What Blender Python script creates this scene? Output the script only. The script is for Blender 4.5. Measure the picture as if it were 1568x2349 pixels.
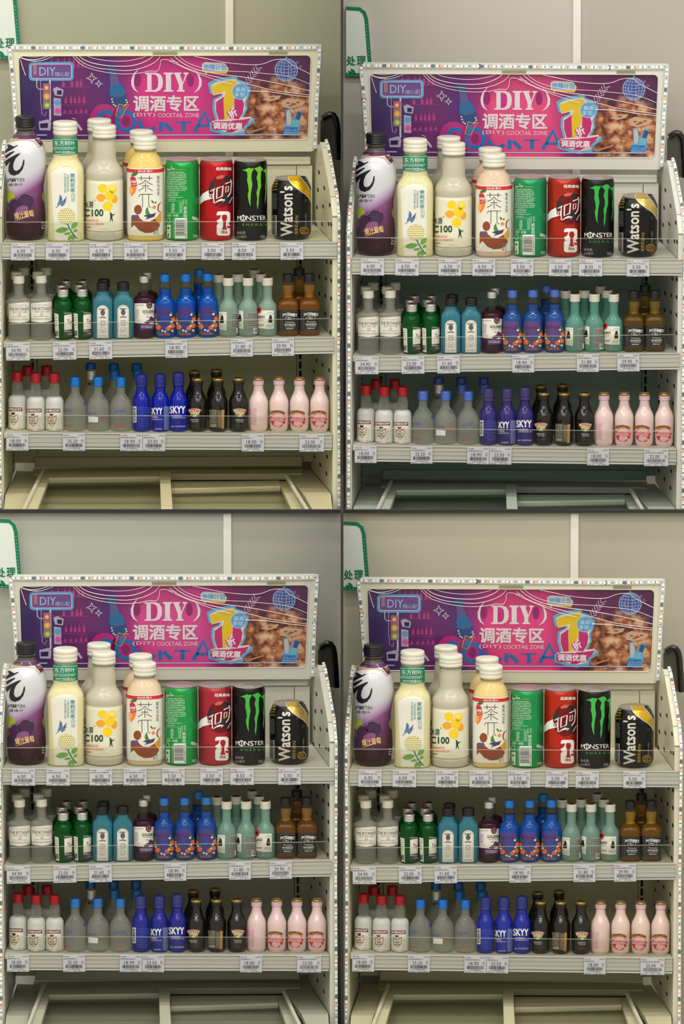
import bpy, bmesh, math, random
from mathutils import Vector, Matrix

for o in list(bpy.data.objects):
    bpy.data.objects.remove(o, do_unlink=True)
sc = bpy.context.scene
COL = sc.collection

# ------------------------------------------------------------------ camera
K = 0.00076            # metres per photo pixel at the reference distance
D = 16.0               # camera distance (long lens)
PITCH = math.radians(11.2)
KV = K / math.cos(PITCH)
cam_d = bpy.data.cameras.new('camera')
cam = bpy.data.objects.new('camera', cam_d)
COL.objects.link(cam)
EYE = (0, -D * math.cos(PITCH), D * math.sin(PITCH))
cam.location = EYE
cam.rotation_euler = (math.pi / 2 - PITCH, 0, 0)
cam_d.sensor_fit = 'HORIZONTAL'
cam_d.sensor_width = 36
cam_d.lens = (D / K) / 1568 * 36
cam_d.clip_start = 1
cam_d.clip_end = 60
sc.camera = cam

# ------------------------------------------------------------------ light
w = bpy.data.worlds.new('world')
sc.world = w
w.use_nodes = True
bg = w.node_tree.nodes['Background']
bg.inputs[0].default_value = (1.0, 0.97, 0.9, 1)
bg.inputs[1].default_value = 0.55

def area(name, loc, sx, sy, power, rot=(0, 0, 0), col=(1, .97, .9)):
    l = bpy.data.lights.new(name, 'AREA')
    l.shape = 'RECTANGLE'
    l.size = sx
    l.size_y = sy
    l.energy = power
    l.color = col
    o = bpy.data.objects.new(name, l)
    o.location = loc
    o.rotation_euler = rot
    COL.objects.link(o)
    return o

# rows of fluorescent ceiling lamps running across the aisle
for i, yy in enumerate((-0.9, -2.1, -3.3, -4.5, -5.7, -6.9)):
    area('ceiling_lamp', (0.15 * (i % 2), yy, 2.5), 4.6, 0.15, 33)
# and one pair running down the aisle
for xx in (-1.15, -0.95):
    area('ceiling_lamp', (xx, -3.6, 2.46), 0.06, 3.2, 10)

sc.view_settings.view_transform = 'Standard'
sc.view_settings.look = 'None'
sc.view_settings.gamma = 1
sc.view_settings.use_curve_mapping = False
sc.view_settings.exposure = 0.2
sc.cycles.use_denoising = True
sc.cycles.use_adaptive_sampling = True
sc.cycles.adaptive_threshold = 0.02
sc.cycles.caustics_reflective = False
sc.cycles.caustics_refractive = False
sc.cycles.max_bounces = 9
sc.cycles.diffuse_bounces = 3
sc.cycles.glossy_bounces = 3
sc.cycles.transparent_max_bounces = 16
sc.cycles.transmission_bounces = 8

# ------------------------------------------------------------------ helpers: colour, material
def lin(c):
    out = []
    for v in c:
        v = v / 255.0
        out.append(v / 12.92 if v <= 0.04045 else ((v + 0.055) / 1.055) ** 2.4)
    return tuple(out)

MATS = {}
def mat(name, col, rough=0.45, metal=0.0, trans=0.0, ior=1.45, spec=0.5, coat=0.0, bump=None, alpha=1.0, mottled=0.0, scale=60.0):
    """Procedural principled material, with optional mottled colour and fine relief."""
    if name in MATS:
        return MATS[name]
    m = bpy.data.materials.new(name)
    m.use_nodes = True
    nt = m.node_tree
    b = nt.nodes['Principled BSDF']
    c = lin(col)
    b.inputs['Base Color'].default_value = (*c, 1)
    b.inputs['Roughness'].default_value = rough
    b.inputs['Metallic'].default_value = metal
    b.inputs['Transmission Weight'].default_value = trans
    b.inputs['IOR'].default_value = ior
    b.inputs['Specular IOR Level'].default_value = spec
    b.inputs['Coat Weight'].default_value = coat
    b.inputs['Alpha'].default_value = alpha
    if mottled > 0 or bump:
        tc = nt.nodes.new('ShaderNodeTexCoord')
        nz = nt.nodes.new('ShaderNodeTexNoise')
        nz.inputs['Scale'].default_value = scale
        nz.inputs['Detail'].default_value = 4
        nt.links.new(tc.outputs['Object'], nz.inputs['Vector'])
        if mottled > 0:
            mx = nt.nodes.new('ShaderNodeMix')
            mx.data_type = 'RGBA'
            mx.inputs[6].default_value = (*[v * (1 - mottled) for v in c], 1)
            mx.inputs[7].default_value = (*[min(1, v * (1 + mottled)) for v in c], 1)
            nt.links.new(nz.outputs['Fac'], mx.inputs[0])
            nt.links.new(mx.outputs[2], b.inputs['Base Color'])
        if bump:
            bp = nt.nodes.new('ShaderNodeBump')
            bp.inputs['Strength'].default_value = bump
            bp.inputs['Distance'].default_value = 0.001
            nt.links.new(nz.outputs['Fac'], bp.inputs['Height'])
            nt.links.new(bp.outputs[0], b.inputs['Normal'])
    MATS[name] = m
    return m

def clear_mat(name, tint=(255, 255, 255), gloss=0.12, rough=0.03):
    """Thin clear sheet: straight-through light plus a fresnel reflection."""
    if name in MATS:
        return MATS[name]
    m = bpy.data.materials.new(name)
    m.use_nodes = True
    nt = m.node_tree
    nt.nodes.remove(nt.nodes['Principled BSDF'])
    out = nt.nodes['Material Output']
    tr = nt.nodes.new('ShaderNodeBsdfTransparent')
    tr.inputs[0].default_value = (*lin(tint), 1)
    gl = nt.nodes.new('ShaderNodeBsdfGlossy')
    gl.inputs['Roughness'].default_value = rough
    fr = nt.nodes.new('ShaderNodeFresnel')
    fr.inputs[0].default_value = 1.35
    ml = nt.nodes.new('ShaderNodeMath')
    ml.operation = 'MULTIPLY'
    ml.inputs[1].default_value = gloss * 8
    mx = nt.nodes.new('ShaderNodeMixShader')
    nt.links.new(fr.outputs[0], ml.inputs[0])
    nt.links.new(ml.outputs[0], mx.inputs[0])
    nt.links.new(tr.outputs[0], mx.inputs[1])
    nt.links.new(gl.outputs[0], mx.inputs[2])
    nt.links.new(mx.outputs[0], out.inputs[0])
    MATS[name] = m
    return m

def thin_out(m, refr):
    """let part of the light pass straight through a tinted glass material"""
    nt = m.node_tree
    b = nt.nodes['Principled BSDF']
    tr = nt.nodes.new('ShaderNodeBsdfTransparent')
    tr.inputs[0].default_value = b.inputs['Base Color'].default_value
    mx = nt.nodes.new('ShaderNodeMixShader')
    mx.inputs[0].default_value = refr
    nt.links.new(tr.outputs[0], mx.inputs[1])
    nt.links.new(b.outputs[0], mx.inputs[2])
    nt.links.new(mx.outputs[0], nt.nodes['Material Output'].inputs[0])

def glass_mat(name, tint, haze=0.0, refr=0.45, ior=1.36, rough=0.02):
    """Clear bottle full of clear liquid: partly straight-through, partly refracted, a little haze."""
    if name in MATS:
        return MATS[name]
    m = mat(name, tint, rough, trans=1.0 - haze, ior=ior)
    nt = m.node_tree
    b = nt.nodes['Principled BSDF']
    tr = nt.nodes.new('ShaderNodeBsdfTransparent')
    tr.inputs[0].default_value = (*lin(tint), 1)
    mx = nt.nodes.new('ShaderNodeMixShader')
    mx.inputs[0].default_value = refr
    nt.links.new(tr.outputs[0], mx.inputs[1])
    nt.links.new(b.outputs[0], mx.inputs[2])
    nt.links.new(mx.outputs[0], nt.nodes['Material Output'].inputs[0])
    return m

def ramp_mat(name, stops, axis='Z', rough=0.4, lo=0.0, hi=1.0, tilt=0.0, coat=0.0, noise=0.0, metal=0.0):
    """Print whose colour runs along an object axis between two heights (metres)."""
    m = bpy.data.materials.new(name)
    m.use_nodes = True
    nt = m.node_tree
    b = nt.nodes['Principled BSDF']
    b.inputs['Roughness'].default_value = rough
    b.inputs['Coat Weight'].default_value = coat
    b.inputs['Metallic'].default_value = metal
    tc = nt.nodes.new('ShaderNodeTexCoord')
    sp = nt.nodes.new('ShaderNodeSeparateXYZ')
    nt.links.new(tc.outputs['Object'], sp.inputs[0])
    src = sp.outputs[axis]
    if tilt:
        ma = nt.nodes.new('ShaderNodeMath')
        ma.operation = 'MULTIPLY_ADD'
        ma.inputs[1].default_value = tilt
        nt.links.new(sp.outputs['X'], ma.inputs[0])
        nt.links.new(src, ma.inputs[2])
        src = ma.outputs[0]
    mr = nt.nodes.new('ShaderNodeMapRange')
    mr.inputs[1].default_value = lo
    mr.inputs[2].default_value = hi
    nt.links.new(src, mr.inputs[0])
    cr = nt.nodes.new('ShaderNodeValToRGB')
    el = cr.color_ramp.elements
    while len(el) < len(stops):
        el.new(0.5)
    for e, (p, c) in zip(el, stops):
        e.position = p
        e.color = (*lin(c), 1)
    nt.links.new(mr.outputs[0], cr.inputs[0])
    nt.links.new(cr.outputs[0], b.inputs['Base Color'])
    MATS[name] = m
    return m

# ------------------------------------------------------------------ helpers: meshes
def mesh_obj(name, bm, m, parent=None, smooth=None):
    me = bpy.data.meshes.new(name)
    bm.to_mesh(me)
    bm.free()
    if smooth is not None:
        for p in me.polygons:
            p.use_smooth = True
        me.set_sharp_from_angle(angle=math.radians(smooth))
    if m is not None:
        me.materials.append(m)
    o = bpy.data.objects.new(name, me)
    COL.objects.link(o)
    o.parent = parent
    return o

def empty(name, loc=(0, 0, 0)):
    o = bpy.data.objects.new(name, None)
    o.empty_display_size = 0.01
    o.location = loc
    COL.objects.link(o)
    return o

def add_hexa(bm, p):
    """box from 8 points: bottom loop 0-3, top loop 4-7"""
    v = [bm.verts.new(q) for q in p]
    for f in ((3, 2, 1, 0), (4, 5, 6, 7), (0, 1, 5, 4), (1, 2, 6, 5), (2, 3, 7, 6), (3, 0, 4, 7)):
        bm.faces.new([v[i] for i in f])

def add_box(bm, x0, x1, y0, y1, z0, z1):
    add_hexa(bm, [(x0, y0, z0), (x1, y0, z0), (x1, y1, z0), (x0, y1, z0), (x0, y0, z1), (x1, y0, z1), (x1, y1, z1), (x0, y1, z1)])

def bevel(bm, w, seg=2):
    bmesh.ops.bevel(bm, geom=bm.edges[:], offset=w, segments=seg, profile=0.6, affect='EDGES')

def add_tube(bm, pts, r, seg=8):
    pts = [Vector(p) for p in pts]
    rings = []
    for i, p in enumerate(pts):
        d = (pts[min(i + 1, len(pts) - 1)] - pts[max(i - 1, 0)]).normalized()
        a = d.cross(Vector((0, 1, 0.13)))
        if a.length < 1e-4:
            a = d.cross(Vector((1, 0, 0)))
        a.normalize()
        b = d.cross(a)
        rings.append([bm.verts.new(p + (a * math.cos(t) + b * math.sin(t)) * r) for t in [2 * math.pi * k / seg for k in range(seg)]])
    for A, B in zip(rings, rings[1:]):
        for k in range(seg):
            bm.faces.new((A[k], A[(k + 1) % seg], B[(k + 1) % seg], B[k]))
    bm.faces.new(rings[0][::-1])
    bm.faces.new(rings[-1])

def add_lathe(bm, rings, seg=32, close=True):
    """rings: (z, rx, ry, n) superellipse sections from bottom to top"""
    R = []
    for z, rx, ry, n in rings:
        ring = []
        for k in range(seg):
            t = 2 * math.pi * (k + 0.5) / seg
            c, s = math.cos(t), math.sin(t)
            if n == 2:
                x, y = rx * c, ry * s
            else:
                q = (abs(c) ** n + abs(s) ** n) ** (-1.0 / n)
                x, y = rx * c * q, ry * s * q
            ring.append(bm.verts.new((x, y, z)))
        R.append(ring)
    for A, B in zip(R, R[1:]):
        for k in range(seg):
            bm.faces.new((A[k], A[(k + 1) % seg], B[(k + 1) % seg], B[k]))
    if close:
        bm.faces.new(R[0][::-1])
        bm.faces.new(R[-1])

def smooth3(P, sub=4):
    out = []
    n = len(P)
    for i in range(n - 1):
        p0, p1, p2, p3 = P[max(i - 1, 0)], P[i], P[i + 1], P[min(i + 2, n - 1)]
        for k in range(sub):
            t = k / sub
            out.append(0.5 * ((2 * p1) + (-p0 + p2) * t + (2 * p0 - 5 * p1 + 4 * p2 - p3) * t * t + (-p0 + 3 * p1 - 3 * p2 + p3) * t ** 3))
    out.append(P[-1])
    return out

# ------------------------------------------------------------------ helpers: flat print (2-D polygons in photo pixels, y down)
_tc = bpy.data.curves.new('type_setting', 'FONT')
_to = bpy.data.objects.new('type_setting', _tc)
_tc.resolution_u = 2
_cache = {}
def glyphs(s, bold=0.0, spacing=1.0, shear=0.0):
    key = (s, bold, spacing, shear)
    if key not in _cache:
        _tc.body = s
        _tc.size = 1
        _tc.offset = bold
        _tc.space_character = spacing
        _tc.shear = shear
        me = bpy.data.meshes.new_from_object(_to)
        vs = [(v.co.x, v.co.y) for v in me.vertices]
        ps = [list(p.vertices) for p in me.polygons]
        bpy.data.meshes.remove(me)
        _cache[key] = (vs, ps)
    return _cache[key]

class Lvl(list):
    lv = 0

def T(s, x0, y0, x1, y1, bold=0.0, rot=0.0, spacing=1.0, shear=0.0):
    """text fitted to a box in photo pixels; rot in degrees about the box centre (90 = reads upward)"""
    vs, ps = glyphs(s, 0.0, spacing, shear)
    if not vs:
        return []
    if bold > 0.014:                       # heavier stroke: overprint slightly shifted
        dx, dy = (x1 - x0), (y1 - y0)
        k = bold * 0.8 * min(dx, dy)
        out = []
        for i, (a, c) in enumerate(((-k, -k), (k, k), (-k, k), (k, -k))):
            for p in T(s, x0 + k + a, y0 + k + c, x1 - k + a, y1 - k + c, 0.0, rot, spacing, shear):
                q = Lvl(p)
                q.lv = i
                out.append(q)
        return out
    ax, bx = min(v[0] for v in vs), max(v[0] for v in vs)
    ay, by = min(v[1] for v in vs), max(v[1] for v in vs)
    cx, cy = (x0 + x1) / 2, (y0 + y1) / 2
    w_, h_ = x1 - x0, y1 - y0
    if abs(abs(rot) - 90) < 1:
        w_, h_ = h_, w_
    sx, sy = w_ / max(bx - ax, 1e-6), h_ / max(by - ay, 1e-6)
    a = math.radians(rot)
    ca, sa = math.cos(a), math.sin(a)
    pts = []
    for x, y in vs:
        u = (x - ax) * sx - w_ / 2
        v = (y - ay) * sy - h_ / 2
        pts.append((cx + u * ca - v * sa, cy - (u * sa + v * ca)))
    return [[pts[i] for i in p] for p in ps]

def TV(s, x0, y0, x1, y1, bold=0.0):
    out = []
    n = len(s)
    for i, ch in enumerate(s):
        a = y0 + (y1 - y0) * i / n
        b = y0 + (y1 - y0) * (i + 0.88) / n
        out += T(ch, x0, a, x1, b, bold)
    return out

def R(x0, y0, x1, y1):
    return [[(x0, y1), (x1, y1), (x1, y0), (x0, y0)]]

def RR(x0, y0, x1, y1, r, n=5):
    p = []
    for cx, cy, a0 in ((x1 - r, y1 - r, 0), (x0 + r, y1 - r, 90), (x0 + r, y0 + r, 180), (x1 - r, y0 + r, 270)):
        for k in range(n + 1):
            a = math.radians(a0 + 90 * k / n)
            p.append((cx + r * math.cos(a), cy + r * math.sin(a)))
    return [p]

def EL(cx, cy, rx, ry=None, n=18, a0=0, a1=360, rot=0):
    ry = rx if ry is None else ry
    p = []
    m = n if a1 - a0 >= 360 else n + 1
    c, s = math.cos(math.radians(rot)), math.sin(math.radians(rot))
    for k in range(m):
        a = math.radians(a0 + (a1 - a0) * k / n)
        x, y = rx * math.cos(a), ry * math.sin(a)
        p.append((cx + x * c - y * s, cy + x * s + y * c))
    return [p]

def LN(pts, wd, closed=False):
    """polyline with width, as joined quads"""
    out = []
    n = len(pts)
    ws = wd if isinstance(wd, (list, tuple)) else [wd] * n
    nr = []
    for i in range(n):
        if closed:
            a, b = pts[i - 1], pts[(i + 1) % n]
        else:
            a, b = pts[max(i - 1, 0)], pts[min(i + 1, n - 1)]
        dx, dy = b[0] - a[0], b[1] - a[1]
        l = math.hypot(dx, dy) or 1
        nr.append((-dy / l, dx / l))
    for i in range(n if closed else n - 1):
        j = (i + 1) % n
        p, q, a, b = pts[i], pts[j], nr[i], nr[j]
        wi, wj = ws[i] / 2, ws[j] / 2
        out.append([(p[0] + a[0] * wi, p[1] + a[1] * wi), (q[0] + b[0] * wj, q[1] + b[1] * wj),
                    (q[0] - b[0] * wj, q[1] - b[1] * wj), (p[0] - a[0] * wi, p[1] - a[1] * wi)])
    return out

def ring(cx, cy, rx, ry, wd, n=24, rot=0):
    return LN(EL(cx, cy, rx, ry, n, rot=rot)[0], wd, True)

def BARS(x0, y0, x1, y1, n, seed=1, across=False):
    """bar code; across=True gives horizontal bars"""
    rnd = random.Random(seed)
    out = []
    t = 0.0
    L = (y1 - y0) if across else (x1 - x0)
    step = L / n
    for i in range(n):
        wd = step * rnd.choice((0.32, 0.5, 0.72))
        a = i * step
        out += R(x0, y0 + a, x1, y0 + a + wd) if across else R(x0 + a, y0, x0 + a + wd, y1)
    return out

def LEAF(x0, y0, x1, y1, wd, n=6):
    dx, dy = x1 - x0, y1 - y0
    l = math.hypot(dx, dy)
    nx, ny = -dy / l, dx / l
    a, b = [], []
    for k in range(n + 1):
        t = k / n
        h = wd * math.sin(math.pi * t) ** 0.8 / 2 if 0 < t < 1 else 0
        a.append((x0 + dx * t + nx * h, y0 + dy * t + ny * h))
        b.append((x0 + dx * t - nx * h, y0 + dy * t - ny * h))
    return [a + b[-2:0:-1]]

def SMALL(x0, y0, x1, y1, rows, seed=1, fill=0.6, dens=1.6):
    """lines of print too fine to read, as rows of short dashes"""
    rnd = random.Random(seed)
    out = []
    h = (y1 - y0) / rows
    for i in range(rows):
        x = x0
        end = x1 - (x1 - x0) * rnd.random() * 0.15
        while x < end:
            wd = h * rnd.uniform(0.22, 0.55) * dens / 1.6
            a = y0 + i * h + h * fill * rnd.choice((0, 0, 0.25))
            out += R(x, a, min(x + wd, x1), y0 + i * h + h * fill * rnd.choice((1, 1, 0.75)))
            x += wd + h * rnd.uniform(0.16, 0.34)
    return out

def rotp(polys, cx, cy, deg):
    c, s = math.cos(math.radians(deg)), math.sin(math.radians(deg))
    out = []
    for p in polys:
        q = Lvl([(cx + (x - cx) * c - (y - cy) * s, cy + (x - cx) * s + (y - cy) * c) for x, y in p])
        q.lv = getattr(p, 'lv', 0)
        out.append(q)
    return out

def polys_bm(polys):
    bm = bmesh.new()
    for p in polys:
        vs = [bm.verts.new((x, y, getattr(p, 'lv', 0))) for x, y in p]
        try:
            bm.faces.new(vs)
        except ValueError:
            pass
    bm.normal_update()
    return bm

def slice_bm(bm, axis, step):
    if not bm.verts:
        return
    lo = min(v.co[axis] for v in bm.verts)
    hi = max(v.co[axis] for v in bm.verts)
    no = [0, 0, 0]
    no[axis] = 1
    k = math.floor(lo / step) + 1
    while k * step < hi - 1e-4:
        co = [0, 0, 0]
        co[axis] = k * step
        bmesh.ops.bisect_plane(bm, geom=bm.verts[:] + bm.edges[:] + bm.faces[:], plane_co=co, plane_no=no, dist=1e-5)
        k += 1

# ------------------------------------------------------------------ from photo pixels to the display's own metres
CX, CY = 390.0, 585.0
def Lp(px, py, y=0.0, e=0.2):
    """a point of the display: the spot seen at (px, py) in the first bay's picture at depth y"""
    return Vector(((px - CX) * K * (1 + y / D), y, -(py - CY) * KV - e * y))

def ray(gx, gy, yw):
    """world point on the vertical plane y = yw under picture pixel (gx, gy)"""
    f = D / K
    d = Vector(((gx - 784) / f, 1.0, -(gy - 1174.5) / f))      # right, forward, up
    fw = Vector((0, math.cos(PITCH), -math.sin(PITCH)))
    up = Vector((0, math.sin(PITCH), math.cos(PITCH)))
    v = Vector((1, 0, 0)) * d.x + fw + up * d.z
    c = Vector(EYE)
    t = (yw - c.y) / v.y
    return c + v * t

Y_LOW = -0.56
BAYS = [('upper left display', 1.0, 0.0, 0.0, 0.0), ('upper right display', 0.987, 802.0, 44.5, 0.0),
        ('lower left display', 0.989, 2.0, 1210.5, Y_LOW), ('lower right display', 0.983, 796.5, 1219.5, Y_LOW)]
BM = []
for nm, s, ox, oy, y0 in BAYS:
    O = ray(ox + s * CX, oy + s * CY, y0)
    fw = Vector((0, math.cos(PITCH), -math.sin(PITCH)))
    depth = (O - Vector(EYE)).dot(fw)
    S = s * depth / D
    yaw = -O.x / D
    BM.append(Matrix.Translation(O) @ Matrix.Rotation(yaw, 4, 'Z') @ Matrix.Scale(S, 4))

THINGS = []      # roots of the first bay; copied to the other bays at the end
def thing(o, label, cat, group=None, kind=None):
    o['_l'] = label
    if cat:
        o['category'] = cat
    if group:
        o['_g'] = group
    if kind:
        o['kind'] = kind
    THINGS.append(o)
    return o

# ------------------------------------------------------------------ materials that differ from bay to bay (each view's colour cast put into paint and print)
VARY = {}
def vary(name, cols, **kw):
    ms = [mat(name if i == 0 else '%s_bay_%d' % (name, i + 1), c, **kw) for i, c in enumerate(cols)]
    VARY[ms[0].name] = ms
    return ms[0]

ENAMEL = vary('white_enamel', [(216, 213, 182), (212, 209, 198), (206, 205, 190), (212, 208, 183)], rough=0.35, bump=0.03, scale=90)
ENAMEL_SHADED = vary('shaded_enamel', [(194, 195, 152), (144, 166, 150), (186, 185, 162), (204, 200, 162)], rough=0.5, bump=0.03, scale=90)  # same enamel as the rack, with the shade between shelves put into the colour
WALLA = vary('wall_paint', [(173, 172, 148), (197, 192, 181), (182, 183, 172), (187, 183, 162)], rough=0.8, mottled=0.03, scale=7)
WALLB = vary('wall_paint_right', [(177, 174, 147), (182, 177, 165), (174, 173, 160), (178, 173, 154)], rough=0.8, mottled=0.03, scale=7)
SEAM = vary('wall_seam', [(236, 231, 215), (238, 232, 226), (236, 232, 224), (238, 232, 220)], rough=0.55, mottled=0.05, scale=30)
FREEZE = vary('freezer_cabinet', [(206, 196, 156), (176, 184, 170), (182, 180, 160), (198, 192, 158)], rough=0.45, mottled=0.03, scale=25, bump=0.05)
DARK = mat('dark_steel', (40, 40, 40), 0.5)
RAIL = mat('price_rail', (172, 170, 158), 0.3)
FLAP = mat('rail_flap', (150, 150, 143), 0.25)
ACR = clear_mat('acrylic', (252, 252, 250), 0.06)
ACRE = mat('acrylic_edge', (205, 205, 190), 0.2, alpha=0.5)
SLOT = mat('slot_black', (14, 14, 12), 0.7)
SIL = mat('silicone_sleeve', (210, 213, 212), 0.3, trans=0.1)
LEDW = mat('led_chip', (250, 246, 232), 0.35)
LEDD = mat('led_driver_chip', (112, 114, 118), 0.4)
LEDR = mat('led_copper_pads', (226, 190, 168), 0.4)
BLACKG = mat('black_gloss', (12, 12, 12), 0.12, coat=0.5)
DGREY = mat('grey_shell', (84, 84, 74), 0.5)

# ------------------------------------------------------------------ rooms: walls, ledge, partitions (world space)
def wbox(name, x0, x1, y0, y1, z0, z1, m, kind='structure'):
    bm = bmesh.new()
    add_box(bm, x0, x1, y0, y1, z0, z1)
    o = mesh_obj(name, bm, m)
    o['kind'] = kind
    return o

def struct_label(o, label):
    o['label'] = label

for bi, (nm, s, ox, oy, y0) in enumerate(BAYS):
    low = bi >= 2
    yw = 0.325 if not low else Y_LOW + 0.33
    gx0, gx1 = (-1700, 781) if bi % 2 == 0 else (787, 3270)
    gt, gb = (-900, 1240) if not low else (1176, 2460)
    sx0, sx1 = ox + s * 517, ox + s * 536
    zt, zb = ray(784, gt, yw).z, ray(784, gb, yw).z
    X = lambda g: ray(g, (gt + gb) / 2, yw).x
    th = 0.016
    o = wbox('wall_back', X(gx0), X(sx0 + 1), yw, yw + th, zb, zt, VARY['wall_paint'][bi])
    o['label'] = 'plain painted wall left of the pale joint strip, %s' % nm
    o = wbox('wall_back', X(sx1 - 1), X(gx1), yw + 0.002, yw + th, zb, zt, VARY['wall_paint_right'][bi])
    o['label'] = 'plain painted wall right of the pale joint strip, %s' % nm
    bm = bmesh.new()
    add_box(bm, X(sx0), X(sx1), yw - 0.004, yw + 0.01, zb, zt)
    bevel(bm, 0.002)
    o = mesh_obj('trim_%d' % (bi + 1), bm, VARY['wall_seam'][bi])
    o['kind'] = 'structure'
    o['label'] = 'pale vertical joint strip on the wall, %s' % nm

# dark edging between the bays
yl = Y_LOW + 0.33
a, b = ray(-1700, 1171, yl - 0.012), ray(3270, 1177, yl - 0.012)
o = wbox('trim_5', a.x, b.x, yl - 0.012, yl, b.z, a.z, DARK)
o['label'] = 'dark horizontal edging between upper and lower displays'
for i, (gt, gb, yf, yb) in enumerate(((-900, 1172, -0.014, 0.33), (1176, 2460, Y_LOW - 0.014, yl - 0.012))):
    a, b = ray(781, gt, yf), ray(787, gb, yf)
    o = wbox('trim_%d' % (6 + i), a.x, b.x, yf, yb, b.z, ray(784, gt, yb).z if i == 0 else ray(784, gt, yf).z, DARK)
    o['label'] = 'dark upright divider between the two %s displays' % ('upper', 'lower')[i]

# ------------------------------------------------------------------ the rack
H_E, E1, E2, E3, E4 = 0.18, 0.196, 0.205, 0.217, 0.226
YB = 0.225                              # depth of the back panel
rack = empty('display_rack', Lp(390, 1062, YB, E4))
base = Vector(rack.location)
thing(rack, 'cream enamelled shelf rack holding three shelves of drinks, {bay}', 'shelf rack')

def place(o):
    """children are modelled in display metres; hang them under the rack root"""
    o.parent = rack
    o.location = -base
    return o

def xin(y, side):
    t = y / 0.22
    return 762 - 42 * t if side > 0 else 5 + 20 * t

def zpy(py, y=0.0, e=0.2):
    return -(py - CY) * KV - e * y

for side in (1, -1):
    prof = [(0.0, zpy(1168)), (0.0, zpy(500)), (0.02, zpy(462)), (0.115, zpy(372)), (0.135, zpy(358, 0.02)), (0.235, zpy(352, 0.1)), (0.235, zpy(1130))]
    bm = bmesh.new()
    A, B = [], []
    for y, z in prof:
        xi = (xin(y, side) - CX) * K
        A.append(bm.verts.new((xi, y, z)))
        B.append(bm.verts.new((xi + side * 0.003, y, z)))
    bm.faces.new(A)
    bm.faces.new(B[::-1])
    n = len(A)
    for i in range(n):
        bm.faces.new((A[i], A[(i + 1) % n], B[(i + 1) % n], B[i]))
    bmesh.ops.recalc_face_normals(bm, faces=bm.faces[:])
    sp = place(mesh_obj('side_panel', bm, ENAMEL))
    # folded flange along the front edge
    bm = bmesh.new()
    for (ya, za), (yb, zb) in zip(prof[:5], prof[1:6]):
        pa = (xin(ya, side) - CX) * K
        pb = (xin(yb, side) - CX) * K
        d = Vector((0, yb - ya, zb - za)).normalized()
        nr = Vector((0, -abs(d.z) if d.z else 0, abs(d.y)))
        if nr.length < 1e-6:
            nr = Vector((0, -1, 0))
        nr = Vector((0, -d.z, d.y)) if d.z > 0 else Vector((0, d.z, -d.y))
        nr *= 0.006
        w0, w1 = side * 0.0002, side * 0.0105
        add_hexa(bm, [(pa + w0, ya, za), (pa + w1, ya, za), (pa + w1, ya + nr.y, za + nr.z), (pa + w0, ya + nr.y, za + nr.z),
                      (pb + w0, yb, zb), (pb + w1, yb, zb), (pb + w1, yb + nr.y, zb + nr.z), (pb + w0, yb + nr.y, zb + nr.z)])
    bmesh.ops.recalc_face_normals(bm, faces=bm.faces[:])
    fl = mesh_obj('flange', bm, ENAMEL, sp)
    # perforations
    if side > 0:
        hp = [(590 + x / 6.35, 250 + y / 6.35) for x, y in ((918, 890), (904, 1143), (988, 1138), (892, 1395), (972, 1400), (1059, 1403), (879, 1642), (958, 1655), (1045, 1672), (1140, 1688))]
        hp += [(480 + x / 5.058, 580 + y / 5.058) for x, y in ((1230, 222), (1293, 255), (1360, 290), (1428, 322), (1227, 415), (1290, 452), (1356, 490), (1425, 530), (1287, 650), (1352, 693), (1420, 742), (1343, 898), (1408, 920), (1425, 115), (1368, 95))]
        hp += [(500 + x / 5.407, 800 + y / 5.407) for x, y in ((1240, 125), (1308, 192), (1172, 255), (1383, 267), (1163, 450), (1373, 485))]
        hp += [(390 + x / 3.92, 980 + y / 3.92) for x, y in ((1312, 258), (1416, 265), (1360, 335), (1411, 418))]
    else:
        hp = [(29, 1040), (34, 1052), (22, 1060), (27, 1075), (37, 832), (24, 845), (30, 604), (24, 600), (20, 608)]
    hb = None
    for px, py in hp:
        y = (762 - px) * 0.22 / 42 if side > 0 else (px - 5) * 0.22 / 20
        y = min(max(y, 0.012), 0.2)
        z = zpy(py, y, 0.2)
        x = (xin(y, side) - CX) * K - side * 0.0004
        if hb is None:
            bm = bmesh.new()
            k = -side * 42 * K / 0.22 if side > 0 else 20 * K / 0.22
            vs = [bm.verts.new((k * 0.0085 * math.cos(t), 0.0085 * math.cos(t), 0.0038 * math.sin(t))) for t in [2 * math.pi * i / 14 for i in range(14)]]
            bm.faces.new(vs)
            hb = mesh_obj('hole', bm, SLOT, sp)
            h = hb
        else:
            h = hb.copy()
            COL.objects.link(h)
            h.parent = sp
        h.location = (x, y, z)

# back panel in three sheets with recessed joints, two slotted uprights, a rail under the header
def bbox_part(name, px0, px1, py0, py1, y0, y1, m, e=0.2, bev=0.0012, parent=None):
    bm = bmesh.new()
    p, q = Lp(px0, py1, y0, e), Lp(px1, py0, y0, e)
    add_box(bm, p.x, q.x, y0, y1, p.z, q.z)
    if bev:
        bevel(bm, bev, 2)
    return place(mesh_obj(name, bm, m))

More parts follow.
